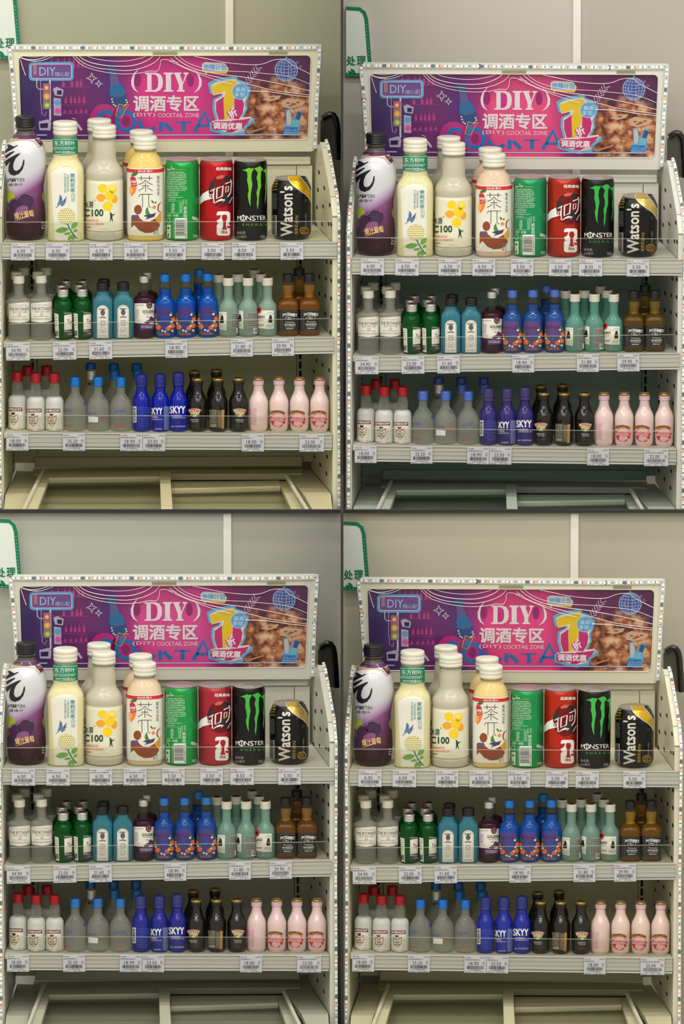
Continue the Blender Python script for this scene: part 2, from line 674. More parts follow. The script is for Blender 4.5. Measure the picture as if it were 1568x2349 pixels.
bbox_part('back_panel', 27, 717, 376, 1058, YB + 0.004, YB + 0.01, ENAMEL_SHADED)
bbox_part('back_panel', 84.2, 679.5, 374, 1036, YB, YB + 0.005, ENAMEL_SHADED)
for a, b in ((30, 82.8), (680.9, 715)):
    up = bbox_part('upright', a, b, 374, 1036, YB - 0.0015, YB + 0.005, ENAMEL_SHADED)
    sx = 73 if a < 200 else 688
    first = None
    for py in [392 + 22 * i for i in range(29)]:
        p = Lp(sx, py, YB - 0.002, 0.2)
        if first is None:
            bm = bmesh.new()
            add_box(bm, -0.0022, 0.0022, -0.0006, 0.0006, -0.0065, 0.0065)
            first = h = mesh_obj('slot', bm, SLOT, up)
        else:
            h = first.copy()
            COL.objects.link(h)
            h.parent = up
        h.location = p
bbox_part('cross_rail', 36, 712, 354.5, 372, 0.176, 0.19, ENAMEL, E1, 0.002)
YU = 0.182                              # top-level back sheet added further forward, to catch more lamp light
bbox_part('upper_back_panel', 84.2, 679.5, 373.5, 562, YU, YU + 0.004, ENAMEL, E1)
for a, b in ((28, 83), (680.7, 716)):
    bbox_part('upper_back_panel', a, b, 373.5, 562, YU - 0.001, YU + 0.004, ENAMEL, E1)
bbox_part('back_band', 76, 692, 1038, 1061, YB - 0.004, YB + 0.005, ENAMEL_SHADED, E4, 0.002)

for hx in (69, 687):
    bm = bmesh.new()
    add_tube(bm, smooth3([Lp(hx + dx, py, 0.19, E2) for dx, py in ((4, 590), (3, 598), (-2, 603), (-4, 609), (0, 613), (4, 608), (5, 600))]), 0.0007, 6)
    place(mesh_obj('wire_hook', bm, SLOT, None, 60))

# ------------------------------------------------------------------ shelves with price rail and clear guard
ROWS = {1: dict(L=(5, 554.0), R=(772.5, 554.5), h=37.5, e=E1, g=44), 2: dict(L=(12, 781.5), R=(766, 771.0), h=38.0, e=E2, g=39), 3: dict(L=(18, 988.5), R=(761, 994.0), h=37.0, e=E3, g=37)}
def lip(row, px):
    r = ROWS[row]
    return r['L'][1] + (r['R'][1] - r['L'][1]) * (px - r['L'][0]) / (r['R'][0] - r['L'][0])

def prism_x(bm, prof, row, pxl, pxr):
    """profile [(dpy, y)] run from left to right along the row's lip"""
    A = [bm.verts.new(Lp(pxl, lip(row, pxl) + d, 0) + Vector((0, y, 0))) for d, y in prof]
    B = [bm.verts.new(Lp(pxr, lip(row, pxr) + d, 0) + Vector((0, y, 0))) for d, y in prof]
    bm.faces.new(A)
    bm.faces.new(B[::-1])
    n = len(A)
    for i in range(n):
        bm.faces.new((A[i], A[(i + 1) % n], B[(i + 1) % n], B[i]))
    bmesh.ops.recalc_face_normals(bm, faces=bm.faces[:])

for row, r in ROWS.items():
    l, rr = r['L'][0], r['R'][0]
    bm = bmesh.new()
    A, B = [], []
    for y in (0.0, 0.222):
        for side, arr in ((-1, A), (1, B)):
            px = xin(y, side) - side * 1.5
            for d in (2.0, 14.0):
                arr.append(Lp(px, lip(row, px) + d, 0) + Vector((0, y, 0)))
    add_hexa(bm, [A[1], B[1], B[3], A[3], A[0], B[0], B[2], A[2]])
    sh = place(mesh_obj('shelf', bm, ENAMEL))
    h = r['h']
    bm = bmesh.new()
    prof = [(0, -0.0075), (0.6, -0.0105), (1.6, -0.0112), (2.4, -0.0105), (3.0, -0.009), (9, -0.0098), (9.6, -0.0104), (11, -0.0104), (11.6, -0.0098),
            (19, -0.0098), (19.5, -0.0102), (21, -0.0102), (21.5, -0.0096), (27, -0.0096), (27.6, -0.0108), (h - 6, -0.0108), (h - 5.2, -0.0092), (h - 5, -0.001), (0, -0.001)]
    prism_x(bm, prof, row, l, rr)
    mesh_obj('price_rail', bm, RAIL, sh)
    bm = bmesh.new()
    prism_x(bm, [(h - 5.2, -0.0086), (h - 0.5, -0.0116), (h, -0.0108), (h - 4, -0.0035)], row, l + 0.5, rr - 1)
    mesh_obj('rail_flap', bm, FLAP, sh)
    bm = bmesh.new()
    g = r['g']
    prism_x(bm, [(0.5, 0.0030), (-g, 0.0030), (-g, 0.0042), (0.5, 0.0042)], row, l + 9, rr - 12)
    gd = mesh_obj('guard', bm, ACR, sh)
    bm = bmesh.new()
    prism_x(bm, [(-g, 0.0028), (-g - 0.9, 0.0028), (-g - 0.9, 0.0044), (-g, 0.0044)], row, l + 9, rr - 12)
    mesh_obj('guard_edge', bm, ACRE, sh)

# ------------------------------------------------------------------ price tags
INKG = mat('tag_ink', (62, 62, 64), 0.7)
TAGM = mat('tag_paper', (192, 192, 197), 0.4)
TAGS = {1: [(25.5, 79.5, '6.00', 'grape soda', '6970399023096'), (105.5, 160, '6.50', 'jasmine tea', '6921168558049'), (206, 258.5, '6.20', 'cloudy lemon drink', '6921168500956'),
            (285, 338, '6.50', 'peach tea', '6921168593569'), (374, 426, '3.50', 'green can', '6901939621202'), (462, 514, '3.50', 'red can', '6901939621608'),
            (532, 586, '8.50', 'black energy drink can', '6897036691175'), (643, 695, '5.50', 'short soda can', '6920180209601')],
        2: [(13, 67, '34.90', 'white capped gin', '50114329'), (121, 174, '22.00', 'green gin', '5000291020805'), (204, 256.5, '31.60', 'pale blue gin', '7640175741198'),
            (378.5, 429, '18.90', 'blue liqueur', '6970610080048'), (528.5, 579, '21.80', 'white rum', '5010677015519'), (623, 674, '29.90', 'whiskey', '0821845890061')],
        3: [(11.5, 62.5, '18.00', 'red capped vodka', '5410316967051'), (142, 193, '25.20', 'blue capped vodka', '7312040017508'), (273.5, 324.5, '18.90', 'first cobalt vodka', '6926120008014'),
            (325.5, 376.5, '23.50', 'second cobalt vodka', '7210000000505'), (553.5, 604, '18.00', 'cream liqueur', '5011013108221'), (686, 742, '22.00', 'pink liqueur', '5011013941239')]}
PLACE = ['上海', '浙江', '安徽', '广东']
NAMES_ = {(1, 0): '元气森林葡萄味气泡水 480m', (1, 1): '农夫山泉东方树叶茉莉花茶', (1, 2): '农夫山泉水溶C100柠檬味饮料', (1, 3): '农夫山泉茶π蜜桃乌龙茶500ml', (1, 4): '雪碧清爽柠檬味汽水 330ml', (1, 5): '可口可乐可乐味汽水330ml', (1, 6): '魔爪能量饮料330ml', (1, 7): '屈臣氏 苏打汽水 330ml',
          (2, 0): '植物学家金酒50ml', (2, 1): '添加利伦敦干味金酒50ml', (2, 2): '孟买蓝宝石金酒50ml', (2, 3): '菲利佩蓝橙味力娇酒50ml', (2, 4): '百加得白朗姆酒50ml', (2, 5): '杰克丹尼田纳西威士忌50ml',
          (3, 0): '皇冠伏特加 50ml', (3, 1): '绝对伏特加原味50ml', (3, 2): '菲利佩加里伏特加50ml', (3, 3): '深蓝伏特加50ml', (3, 4): '百利甜酒50ml', (3, 5): '百利草莓味奶油利口酒(配制酒)'}
SHN = {1: 'top', 2: 'middle', 3: 'bottom'}
def flat(polys, m, name, fn, parent=None):
    bm = polys_bm(polys)
    bmesh.ops.triangulate(bm, faces=bm.faces[:], ngon_method='BEAUTY')
    for v in bm.verts:
        lv = v.co.z
        v.co = fn(v.co.x, v.co.y) + Vector((0, -0.00005 * lv, 0))
    return mesh_obj(name, bm, m, parent)

for row, L in TAGS.items():
    for i, (x0, x1, price, what, code) in enumerate(L):
        cx = (x0 + x1) / 2
        top = lip(row, cx) + 1.2
        w_, h_ = x1 - x0, ROWS[row]['h'] + (1.5 if row != 1 else 0.5)
        root = empty('price_tag', Lp(cx, top + h_, 0) + Vector((0, -0.0127, 0)))
        tl = math.degrees(math.atan2(lip(row, x1) - lip(row, x0), w_)) + (-0.8, 0.4, 0.9, -0.3)[(i + row) % 4] * 0.6
        root.rotation_euler = (0, math.radians(tl), 0)
        fn0 = lambda y: (lambda px, py: Vector(((px - w_ / 2) * K, y, (h_ - py) * KV)))
        bm = bmesh.new()
        add_box(bm, -w_ / 2 * K, w_ / 2 * K, -0.0003, 0.0003, 0, h_ * KV)
        card = mesh_obj('card', bm, TAGM, root)
        cw = len(price) * 4.4 + 1
        c0 = w_ * 0.43
        pl = T(price, c0 - cw / 2, 12.5, c0 + cw / 2, 20.5) + T('元', w_ - 9.5, 12.5, w_ - 3, 20)
        pl += T('产地:' + PLACE[i % 4], 1.5, 1.2, 15, 4.4) + T('(无商品)', w_ - 15, 1.2, w_ - 2, 4.4)
        nl = NAMES_[(row, i)]
        pl += T(nl, 1.5, 6.2, min(1.5 + 2.9 * len(nl), w_ - 1.5), 9.6)
        pl += T(code, 12, 31.2, w_ - 12, 33.8) + T('规格:', 2, 35.2, 8, 37.4) + T('330ml', 8.5, 35.4, 15, 37.4) + T('单位:瓶', 24, 35.2, 32, 37.4) + T('等级:无', w_ - 16, 35.2, w_ - 6, 37.4)
        flat(pl, INKG, 'lettering', fn0(-0.0006), card)
        flat(BARS(6, 22, w_ - 6, 30, 27, seed=hash(code) % 1000 if False else int(code[-3:])), INKG, 'barcode', fn0(-0.0006), card)
        thing(root, 'price tag reading %s for the %s, %s shelf, {bay}' % (price, what, SHN[row]), 'price tag', 'price tags on the shelf rails')

# ------------------------------------------------------------------ light strip (unlit) around header and down the sides
def strip(name, label, pts, wd, first_off=0.0, spacing=9.5):
    """pts: display-space points; a flat translucent sleeve with chips on its front"""
    root = empty(name, pts[-1])
    off = Vector(pts[-1])
    bm = bmesh.new()
    bw, bd, br = bmesh.new(), bmesh.new(), bmesh.new()
    cnt = 0
    acc = first_off
    for a, b in zip(pts, pts[1:]):
        a, b = Vector(a), Vector(b)
        d = b - a
        L_ = d.length
        d.normalize()
        sd = d.cross(Vector((0, 1, 0))).normalized()
        nr = sd.cross(d).normalized()
        if nr.y > 0:
            nr = -nr
            sd = -sd
        t = nr * 0.0022
        s2 = sd * wd / 2
        e_ = d * 0.0015
        add_hexa(bm, [p - off for p in (a - e_ - s2 - t * 0, a - e_ + s2, b + e_ + s2, b + e_ - s2, a - e_ - s2 * 0.8 + t, a - e_ + s2 * 0.8 + t, b + e_ + s2 * 0.8 + t, b + e_ - s2 * 0.8 + t)])
        while acc < L_:
            c = a + d * acc + t * 1.02 - off
            k = cnt % 12
            tgt, q, ql = (bw, 0.0022, 0.0024)
            if k == 5:
                tgt, q, ql = bd, 0.0026, 0.0030
            elif k == 7:
                tgt, q, ql = br, 0.0030, 0.0026
            elif k in (2, 10):
                tgt, q, ql = bd, 0.0012, 0.0007
            u, v_ = d * ql, sd * q
            n2 = nr * 0.0007
            add_hexa(tgt, [c - u - v_, c + u - v_, c + u + v_, c - u + v_, c - u - v_ + n2, c + u - v_ + n2, c + u + v_ + n2, c - u + v_ + n2])
            if k not in (2, 5, 7, 10):      # thin resistor ticks between chips
                c2 = c + d * spacing * K * 0.5
                if k % 2 == 0:
                    u, v_ = d * 0.0006, sd * 0.0016
                    add_hexa(bd, [c2 - u - v_, c2 + u - v_, c2 + u + v_, c2 - u + v_, c2 - u - v_ + n2, c2 + u - v_ + n2, c2 + u + v_ + n2, c2 - u + v_ + n2])
            cnt += 1
            acc += spacing * K
        acc -= L_
    for x in (bm, bw, bd, br):
        bmesh.ops.recalc_face_normals(x, faces=x.faces[:])
    mesh_obj('sleeve', bm, SIL, root)
    for x, m, nm in ((bw, LEDW, 'led_chips'), (bd, LEDD, 'driver_chips'), (br, LEDR, 'copper_pads')):
        o = mesh_obj(nm, x, m, root)
        o['kind'] = 'stuff'
    thing(root, label, 'light strip', 'unlit light strips')
    return root

YH = 0.165
hs_ = lambda px, py: Lp(px, py, YH - 0.001, H_E)
strip('light_strip', 'unlit white light strip along top edge of the pink header, {bay}', [hs_(33, 112), hs_(300, 113), hs_(600, 115), hs_(735, 113)], 13.5 * K)
strip('light_strip', 'unlit white light strip down left edge of the pink header, {bay}', [hs_(26, 118), hs_(33, 190), hs_(38, 268), hs_(41, 350)], 12 * K)
strip('light_strip', 'unlit white light strip down right edge of the pink header, {bay}', [hs_(733, 120), hs_(727, 220), hs_(722, 343)], 12 * K)
def edge_run(side, out):
    pts = []
    pf = [(0.135, zpy(358, 0.02)), (0.115, zpy(372)), (0.02, zpy(462)), (0.0, zpy(500)), (0.0, zpy(820)), (0.0, zpy(1164))]
    for y, z in pf:
        n_ = (0, -0.0045, 0.0075) if y > 0.1 else ((0, -0.0062, 0.0066) if y > 0.01 else (0, -0.0088, 0.0))
        wob = 1.5 if abs(z - zpy(820)) < 0.01 else 0
        pts.append(Vector(((xin(y, side) + side * (out - wob) - CX) * K, y + n_[1], z + n_[2])))
    return pts
strip('light_strip', 'unlit white light strip edging right side panel of the rack, {bay}', edge_run(1, 15.5), 8 * K)
strip('light_strip', 'unlit white light strip edging left side panel of the rack, {bay}', edge_run(-1, 8), 9 * K)

# ------------------------------------------------------------------ freezer under the rack
Z0 = zpy(1063, YB, E4)
def Fz(px, py, dz=0.0):
    z = Z0 + dz
    y = (-(py - CY) * KV - z) / E4
    y = max(min(y, 0.25), -0.212)
    return Vector(((px - CX) * K * (1 + y / D), y, z))

fz_base = Vector((0, 0.0, Z0 - 0.26))
fz = empty('chest_freezer', fz_base)
thing(fz, 'cream chest freezer with sliding glass lids below the rack, {bay}', 'freezer')
def fpart(name, bm, m, parent=None, smooth=None):
    bmesh.ops.recalc_face_normals(bm, faces=bm.faces[:])
    o = mesh_obj(name, bm, m, parent or fz, smooth)
    if parent is None:
        o.location = -fz_base
    return o
def plate(name, quad, dz, th, m, bev=0.0):
    bm = bmesh.new()
    top = [Fz(px, py, dz) for px, py in quad]
    bot = [p - Vector((0, 0, th)) for p in top]
    add_hexa(bm, bot + top)
    if bev:
        bevel(bm, bev, 2)
    return fpart(name, bm, m)

YF = -0.222
def fx(y, side, ins):
    return (xin(max(y, 0.0), side) - side * ins - CX) * K
bm = bmesh.new()
zb_ = Z0 - 0.26
zt_ = Z0 - 0.016
def fwall(y0, y1, side=None):
    if side is None:
        q = [(fx(y0, -1, 3), y0), (fx(y0, 1, 3), y0), (fx(y1, 1, 3), y1), (fx(y1, -1, 3), y1)]
    else:
        a0, a1, b0, b1 = fx(y0, side, 3), fx(y1, side, 3), fx(y0, side, 15), fx(y1, side, 15)
        q = [(a0, y0), (b0, y0), (b1, y1), (a1, y1)]
    add_hexa(bm, [(x, y, zb_) for x, y in q] + [(x, y, zt_) for x, y in q])
fwall(YF, YF + 0.012)
fwall(0.235, 0.25)
fwall(YF + 0.012, 0.235, 1)
fwall(YF + 0.012, 0.235, -1)
fpart('body', bm, FREEZE)
plate('rim', [(72, 1079), (694, 1079), (694, 1058), (72, 1058)], -0.002, 0.012, FREEZE, 0.002)
def plate_y(name, quad, dz, th, m):
    bm = bmesh.new()
    top = [Vector(((px - CX) * K, y, Z0 + dz)) for px, y in quad]
    add_hexa(bm, [p - Vector((0, 0, th)) for p in top] + top)
    return fpart(name, bm, m)
for qd in ([(8.5, 0.0), (62, 0.0), (100, 0.215), (29.5, 0.225)], [(8.5, -0.212), (46, -0.212), (62, 0.0), (8.5, 0.0)],
           [(696, 0.0), (758.5, 0.0), (716, 0.225), (650, 0.215)], [(722, -0.212), (758.5, -0.212), (758.5, 0.0), (696, 0.0)]):
    plate_y('rim', qd, -0.0045, 0.010, FREEZE)
# inner well, its back wall stepping down to frosted bottom
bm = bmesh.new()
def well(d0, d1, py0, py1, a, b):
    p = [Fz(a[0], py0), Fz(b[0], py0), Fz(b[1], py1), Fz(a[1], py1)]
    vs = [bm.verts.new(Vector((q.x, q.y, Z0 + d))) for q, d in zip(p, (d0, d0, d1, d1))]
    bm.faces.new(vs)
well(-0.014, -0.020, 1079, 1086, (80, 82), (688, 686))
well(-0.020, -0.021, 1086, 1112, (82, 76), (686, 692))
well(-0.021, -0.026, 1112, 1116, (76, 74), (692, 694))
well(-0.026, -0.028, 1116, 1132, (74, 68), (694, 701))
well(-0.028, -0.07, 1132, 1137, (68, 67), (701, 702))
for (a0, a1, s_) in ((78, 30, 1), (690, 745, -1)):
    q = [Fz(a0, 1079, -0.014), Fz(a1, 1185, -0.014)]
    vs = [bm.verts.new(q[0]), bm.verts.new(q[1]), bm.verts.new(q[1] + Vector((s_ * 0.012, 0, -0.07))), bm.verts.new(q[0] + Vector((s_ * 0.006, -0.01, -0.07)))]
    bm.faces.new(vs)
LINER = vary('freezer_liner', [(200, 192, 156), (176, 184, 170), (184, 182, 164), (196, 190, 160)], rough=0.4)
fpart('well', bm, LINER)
FROST = mat('frosted_bottom', (98, 106, 94), 0.5, mottled=0.6, scale=150, bump=0.8)
bm = bmesh.new()
q = [Fz(70, 1133), Fz(699, 1133), Fz(735, 1186), Fz(40, 1186)]
bm.faces.new([bm.verts.new(Vector((v.x, v.y, Z0 - 0.034))) for v in q])
fpart('frost', bm, FROST)
PANE = clear_mat('lid_glass', (250, 251, 247), 0.03, 0.06)
plate('glass_pane', [(80, 1182), (368, 1182), (366, 1088), (108, 1090)], 0.004, 0.003, PANE)
plate('glass_pane', [(392, 1182), (674, 1182), (642, 1111), (391, 1117)], -0.008, 0.003, PANE)
plate('lid_frame', [(108, 1091), (390, 1088), (390, 1074), (97, 1076)], 0.008, 0.01, FREEZE, 0.0015)
plate('lid_frame', [(50, 1186), (80, 1186), (110, 1089), (92, 1072)], 0.007, 0.01, FREEZE, 0.0015)
plate('lid_frame', [(367, 1186), (394, 1186), (388, 1075), (364, 1075)], 0.013, 0.012, FREEZE, 0.0015)
plate('lid_frame', [(391, 1118), (643, 1112), (639, 1097), (390, 1101)], -0.004, 0.01, FREEZE, 0.0015)
plate('lid_frame', [(672, 1186), (700, 1186), (658, 1100), (640, 1104)], -0.005, 0.01, FREEZE, 0.0015)
bm = bmesh.new()
add_tube(bm, [Fz(96, 1070, 0.010), Fz(75, 1120, 0.010), Fz(50, 1186, 0.010)], 5 * K, 10)
fpart('handle', bm, ENAMEL, smooth=40)
bm = bmesh.new()
add_tube(bm, [Fz(655, 1086, 0.006), Fz(677, 1130, 0.006), Fz(706, 1186, 0.006)], 5 * K, 10)
fpart('handle', bm, ENAMEL, smooth=40)

# ------------------------------------------------------------------ things behind the rack
bm = bmesh.new()
pr = [(735, 372), (735, 284), (742, 277), (752, 270), (759, 267), (766, 269), (772, 278), (775, 292), (778, 330), (780, 372)]
A = [bm.verts.new(Lp(x, y, 0.27, 0.17)) for x, y in pr]
B = [bm.verts.new(Lp(x, y, 0.27, 0.17) + Vector((0, 0.012, 0))) for x, y in pr]
bm.faces.new(A)
bm.faces.new(B[::-1])
for i in range(len(A)):
    bm.faces.new((A[i], A[(i + 1) % len(A)], B[(i + 1) % len(A)], B[i]))
bmesh.ops.recalc_face_normals(bm, faces=bm.faces[:])
bp0 = Lp(757, 372, 0.27, 0.17)
rt = empty('rounded_panel', bp0)
o = mesh_obj('shell', bm, DGREY, rt)
o.location = -bp0
bm = bmesh.new()
edge = [Lp(x, y, 0.268, 0.17) for x, y in pr[2:]]
add_tube(bm, [p + Vector((-0.002, -0.002, 0)) for p in edge], 0.0055, 10)
o = mesh_obj('edge_tube', bm, BLACKG, rt, 40)
o.location = -bp0
bm = bmesh.new()
add_box(bm, -0.004, 0.004, 0.0, 0.01, -0.6, 0)
o = mesh_obj('post', bm, BLACKG, rt)
thing(rt, 'black rounded panel rising behind right end of the rack, {bay}', 'panel')

GREEN = mat('sign_green', (0, 122, 84), 0.5)
SIGNW = mat('sign_white', (226, 232, 222), 0.35)
sp0 = Lp(20, 138, 0.318, 0.17)
rt = empty('hanging_sign', sp0)
sf = lambda y: (lambda px, py: Lp(px, py, y, 0.17) - sp0)
out = [(-9, 137), (44, 138), (51, 133), (52, 120), (42, 2), (36, -16), (24, -24), (-9, -26)]
bm = polys_bm([out])
r_ = bmesh.ops.extrude_face_region(bm, geom=bm.faces[:])
for v in r_['geom']:
    if isinstance(v, bmesh.types.BMVert):
        v.co.z = 1
for v in bm.verts:
    z = v.co.z
    v.co = Lp(v.co.x, v.co.y, 0.3175 + 0.003 * z, 0.17) - sp0
bmesh.ops.recalc_face_normals(bm, faces=bm.faces[:])
bd_ = mesh_obj('board', bm, SIGNW, rt)
flat(LN([(-9, 133), (43, 134), (47, 129), (47, 118), (38, 3), (33, -12), (23, -20), (-9, -22)], 8.5), GREEN, 'border', sf(0.3168), bd_)
flat(sum([EL(x, y, 0.9, n=8) for x, y in [(-4 + 9 * i, 133.5) for i in range(5)] + [(46.2 - 0.081 * 8 * i, 112 - 8 * i) for i in range(13)]], []), SIGNW, 'border_dots', sf(0.3165), bd_)
flat(T('处', -8, 89, 13, 112, 0.03) + T('理', 16, 89, 37, 112, 0.03) + LEAF(14, 133, 2, 118, 7) + LEAF(6, 132, -4, 124, 6), GREEN, 'lettering', sf(0.3168), bd_)
thing(rt, 'white notice with dotted green border on the wall, {bay}', 'sign')

# ------------------------------------------------------------------ header sign with its printed poster
hb0 = Lp(383, 352, YH, H_E)
head = empty('header_sign', hb0)
thing(head, 'pink and purple cocktail zone header panel above the rack, {bay}', 'sign')
HP = lambda y: (lambda px, py: Lp(px, py, y, H_E) - hb0)
def bil(c, u, v):
    return ((c[0][0] * (1 - u) + c[1][0] * u) * (1 - v) + (c[3][0] * (1 - u) + c[2][0] * u) * v,
            (c[0][1] * (1 - u) + c[1][1] * u) * (1 - v) + (c[3][1] * (1 - u) + c[2][1] * u) * v)
OUTQ = [(25, 106), (740, 107), (723, 352), (40, 352)]
INQ = [(45, 131), (714, 131), (707, 325), (50, 325)]
def rr_map(c, rx, ry, n=5):
    return [bil(c, x, y) for x, y in [((px), (py)) for px, py in
            [(q[0], q[1]) for q in [( (1 - rx) + rx * math.cos(math.radians(a)), (1 - ry) + ry * math.sin(math.radians(a))) for a in [90 * k / n for k in range(n + 1)]]
             + [(rx + rx * math.cos(math.radians(90 + a)), (1 - ry) + ry * math.sin(math.radians(90 + a))) for a in [90 * k / n for k in range(n + 1)]]
             + [(rx + rx * math.cos(math.radians(180 + a)), ry + ry * math.sin(math.radians(180 + a))) for a in [90 * k / n for k in range(n + 1)]]
             + [((1 - rx) + rx * math.cos(math.radians(270 + a)), ry + ry * math.sin(math.radians(270 + a))) for a in [90 * k / n for k in range(n + 1)]]]]]
lo_ = rr_map(OUTQ, 0.018, 0.05)
li_ = rr_map(INQ, 0.017, 0.06)
bm = bmesh.new()
f_ = HP(YH)
va = [bm.verts.new(f_(*p)) for p in lo_]
vb = [bm.verts.new(f_(*p)) for p in li_]
vc = [bm.verts.new(f_(*p) + Vector((0, 0.0085, 0))) for p in lo_]
vd = [bm.verts.new(f_(*p) + Vector((0, 0.006, 0))) for p in li_]
n = len(va)
for i in range(n):
    j = (i + 1) % n
    bm.faces.new((va[i], va[j], vb[j], vb[i]))
    bm.faces.new((va[j], va[i], vc[i], vc[j]))
    bm.faces.new((vb[i], vb[j], vd[j], vd[i]))
bm.faces.new(vc)
bmesh.ops.recalc_face_normals(bm, faces=bm.faces[:])
mesh_obj('frame', bm, ENAMEL, head)
# raised inner lip of the frame
bm = bmesh.new()
add_tube(bm, [f_(*p) for p in li_ + li_[:1]], 1.6 * K, 6)
mesh_obj('window_lip', bm, ENAMEL, head, 50)

# printed ground of the poster: violet bar on the left, magenta middle, grill photo on the right
def poster_material(name, mag, sat=1.0):
    m = bpy.data.materials.new(name)
    m.use_nodes = True
    nt = m.node_tree
    b = nt.nodes['Principled BSDF']
    b.inputs['Roughness'].default_value = 0.35
    N = nt.nodes.new
    L = nt.links.new
    tc = N('ShaderNodeTexCoord')
    sp = N('ShaderNodeSeparateXYZ')
    L(tc.outputs['Object'], sp.inputs[0])
    w2 = 338 * K
    mr = N('ShaderNodeMapRange')
    mr.inputs[1].default_value = -w2
    mr.inputs[2].default_value = w2
    L(sp.outputs['X'], mr.inputs[0])
    nz = N('ShaderNodeTexNoise')
    nz.inputs['Scale'].default_value = 9
    nz.inputs['Detail'].default_value = 3
    L(tc.outputs['Object'], nz.inputs['Vector'])
    ad = N('ShaderNodeMath')
    ad.operation = 'MULTIPLY_ADD'
    ad.inputs[1].default_value = 0.16
    sb = N('ShaderNodeMath')
    sb.operation = 'ADD'
    sb.inputs[1].default_value = -0.08
    L(nz.outputs['Fac'], ad.inputs[0])
    L(mr.outputs[0], ad.inputs[2])
    L(ad.outputs[0], sb.inputs[0])
    cr = N('ShaderNodeValToRGB')
    stops = [(0.0, (52, 38, 94)), (0.10, (74, 34, 104)), (0.20, (112, 32, 106)), (0.27, (96, 32, 112)), (0.32, (74, 36, 122)), (0.37, (160, 38, 124)), (0.43, mag), (0.62, mag), (0.68, (160, 34, 112)), (0.76, (96, 28, 78)), (0.9, (84, 30, 70)), (1.0, (60, 28, 78))]
    el = cr.color_ramp.elements
    while len(el) < len(stops):
        el.new(0.5)
    for e_, (p, c) in zip(el, stops):
        e_.position = p
        e_.color = (*lin(c), 1)
    L(sb.outputs[0], cr.inputs[0])
    # upper edge runs into dark plum
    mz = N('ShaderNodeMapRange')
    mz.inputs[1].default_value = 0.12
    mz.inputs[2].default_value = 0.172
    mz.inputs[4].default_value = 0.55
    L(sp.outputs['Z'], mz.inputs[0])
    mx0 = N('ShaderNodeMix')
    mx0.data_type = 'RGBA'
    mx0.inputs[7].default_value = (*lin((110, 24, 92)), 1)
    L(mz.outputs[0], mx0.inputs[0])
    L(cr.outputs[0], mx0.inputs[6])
    # grilled meat photograph
    mp = N('ShaderNodeMapping')
    mp.inputs['Location'].default_value = (-0.195, 0, -0.068)
    L(tc.outputs['Object'], mp.inputs[0])
    mp2 = N('ShaderNodeMapping')
    mp2.inputs['Scale'].default_value = (11.5, 0, 14.5)
    mp2.inputs['Rotation'].default_value = (0, 0.25, 0)
    L(mp.outputs[0], mp2.inputs[0])
    ln = N('ShaderNodeVectorMath')
    ln.operation = 'LENGTH'
    L(mp2.outputs[0], ln.inputs[0])
    n2 = N('ShaderNodeTexNoise')
    n2.inputs['Scale'].default_value = 26
    n2.inputs['Detail'].default_value = 5
    L(tc.outputs['Object'], n2.inputs['Vector'])
    a2 = N('ShaderNodeMath')
    a2.operation = 'MULTIPLY_ADD'
    a2.inputs[1].default_value = 0.9
    L(n2.outputs['Fac'], a2.inputs[0])
    L(ln.outputs['Value'], a2.inputs[2])
    mk = N('ShaderNodeMapRange')
    mk.inputs[1].default_value = 1.45
    mk.inputs[2].default_value = 1.15
    L(a2.outputs[0], mk.inputs[0])
    vo = N('ShaderNodeTexVoronoi')
    vo.inputs['Scale'].default_value = 42
    vo.feature = 'SMOOTH_F1'
    mp3 = N('ShaderNodeMapping')
    mp3.inputs['Scale'].default_value = (1, 1, 1.8)
    mp3.inputs['Rotation'].default_value = (0, -0.35, 0)
    L(tc.outputs['Object'], mp3.inputs[0])
    L(mp3.outputs[0], vo.inputs['Vector'])
    n3 = N('ShaderNodeTexNoise')
    n3.inputs['Scale'].default_value = 75
    n3.inputs['Detail'].default_value = 6
    L(tc.outputs['Object'], n3.inputs['Vector'])
    a3 = N('ShaderNodeMath')
    a3.operation = 'MULTIPLY_ADD'
    a3.inputs[1].default_value = -0.55
    L(vo.outputs['Distance'], a3.inputs[0])
    L(n3.outputs['Fac'], a3.inputs[2])
    c3 = N('ShaderNodeValToRGB')
    st3 = [(0.05, (58, 22, 24)), (0.16, (120, 58, 34)), (0.27, (176, 104, 64)), (0.38, (220, 164, 122)), (0.55, (238, 204, 172))]
    e3 = c3.color_ramp.elements
    while len(e3) < len(st3):
        e3.new(0.5)
    for e_, (p, c) in zip(e3, st3):
        e_.position = p
        e_.color = (*lin(c), 1)
    L(a3.outputs[0], c3.inputs[0])
    mx = N('ShaderNodeMix')
    mx.data_type = 'RGBA'
    L(mk.outputs[0], mx.inputs[0])
    L(mx0.outputs[2], mx.inputs[6])
    L(c3.outputs[0], mx.inputs[7])
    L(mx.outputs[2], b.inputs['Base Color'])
    MATS[name] = m
    return m
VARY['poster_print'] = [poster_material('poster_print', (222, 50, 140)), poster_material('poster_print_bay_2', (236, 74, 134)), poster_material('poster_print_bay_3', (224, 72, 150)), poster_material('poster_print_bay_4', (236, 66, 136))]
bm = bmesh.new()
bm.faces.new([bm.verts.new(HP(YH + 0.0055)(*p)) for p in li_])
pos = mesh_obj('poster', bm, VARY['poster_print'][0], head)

INK = {}
def ink(name, c, rough=0.4):
    return mat('ink_' + name, c, rough)
_pz = [0]
def pr(polys, m, name, lvl=1):
    return flat(polys, m, name, HP(YH + 0.0055 - 0.00035 * lvl), pos)

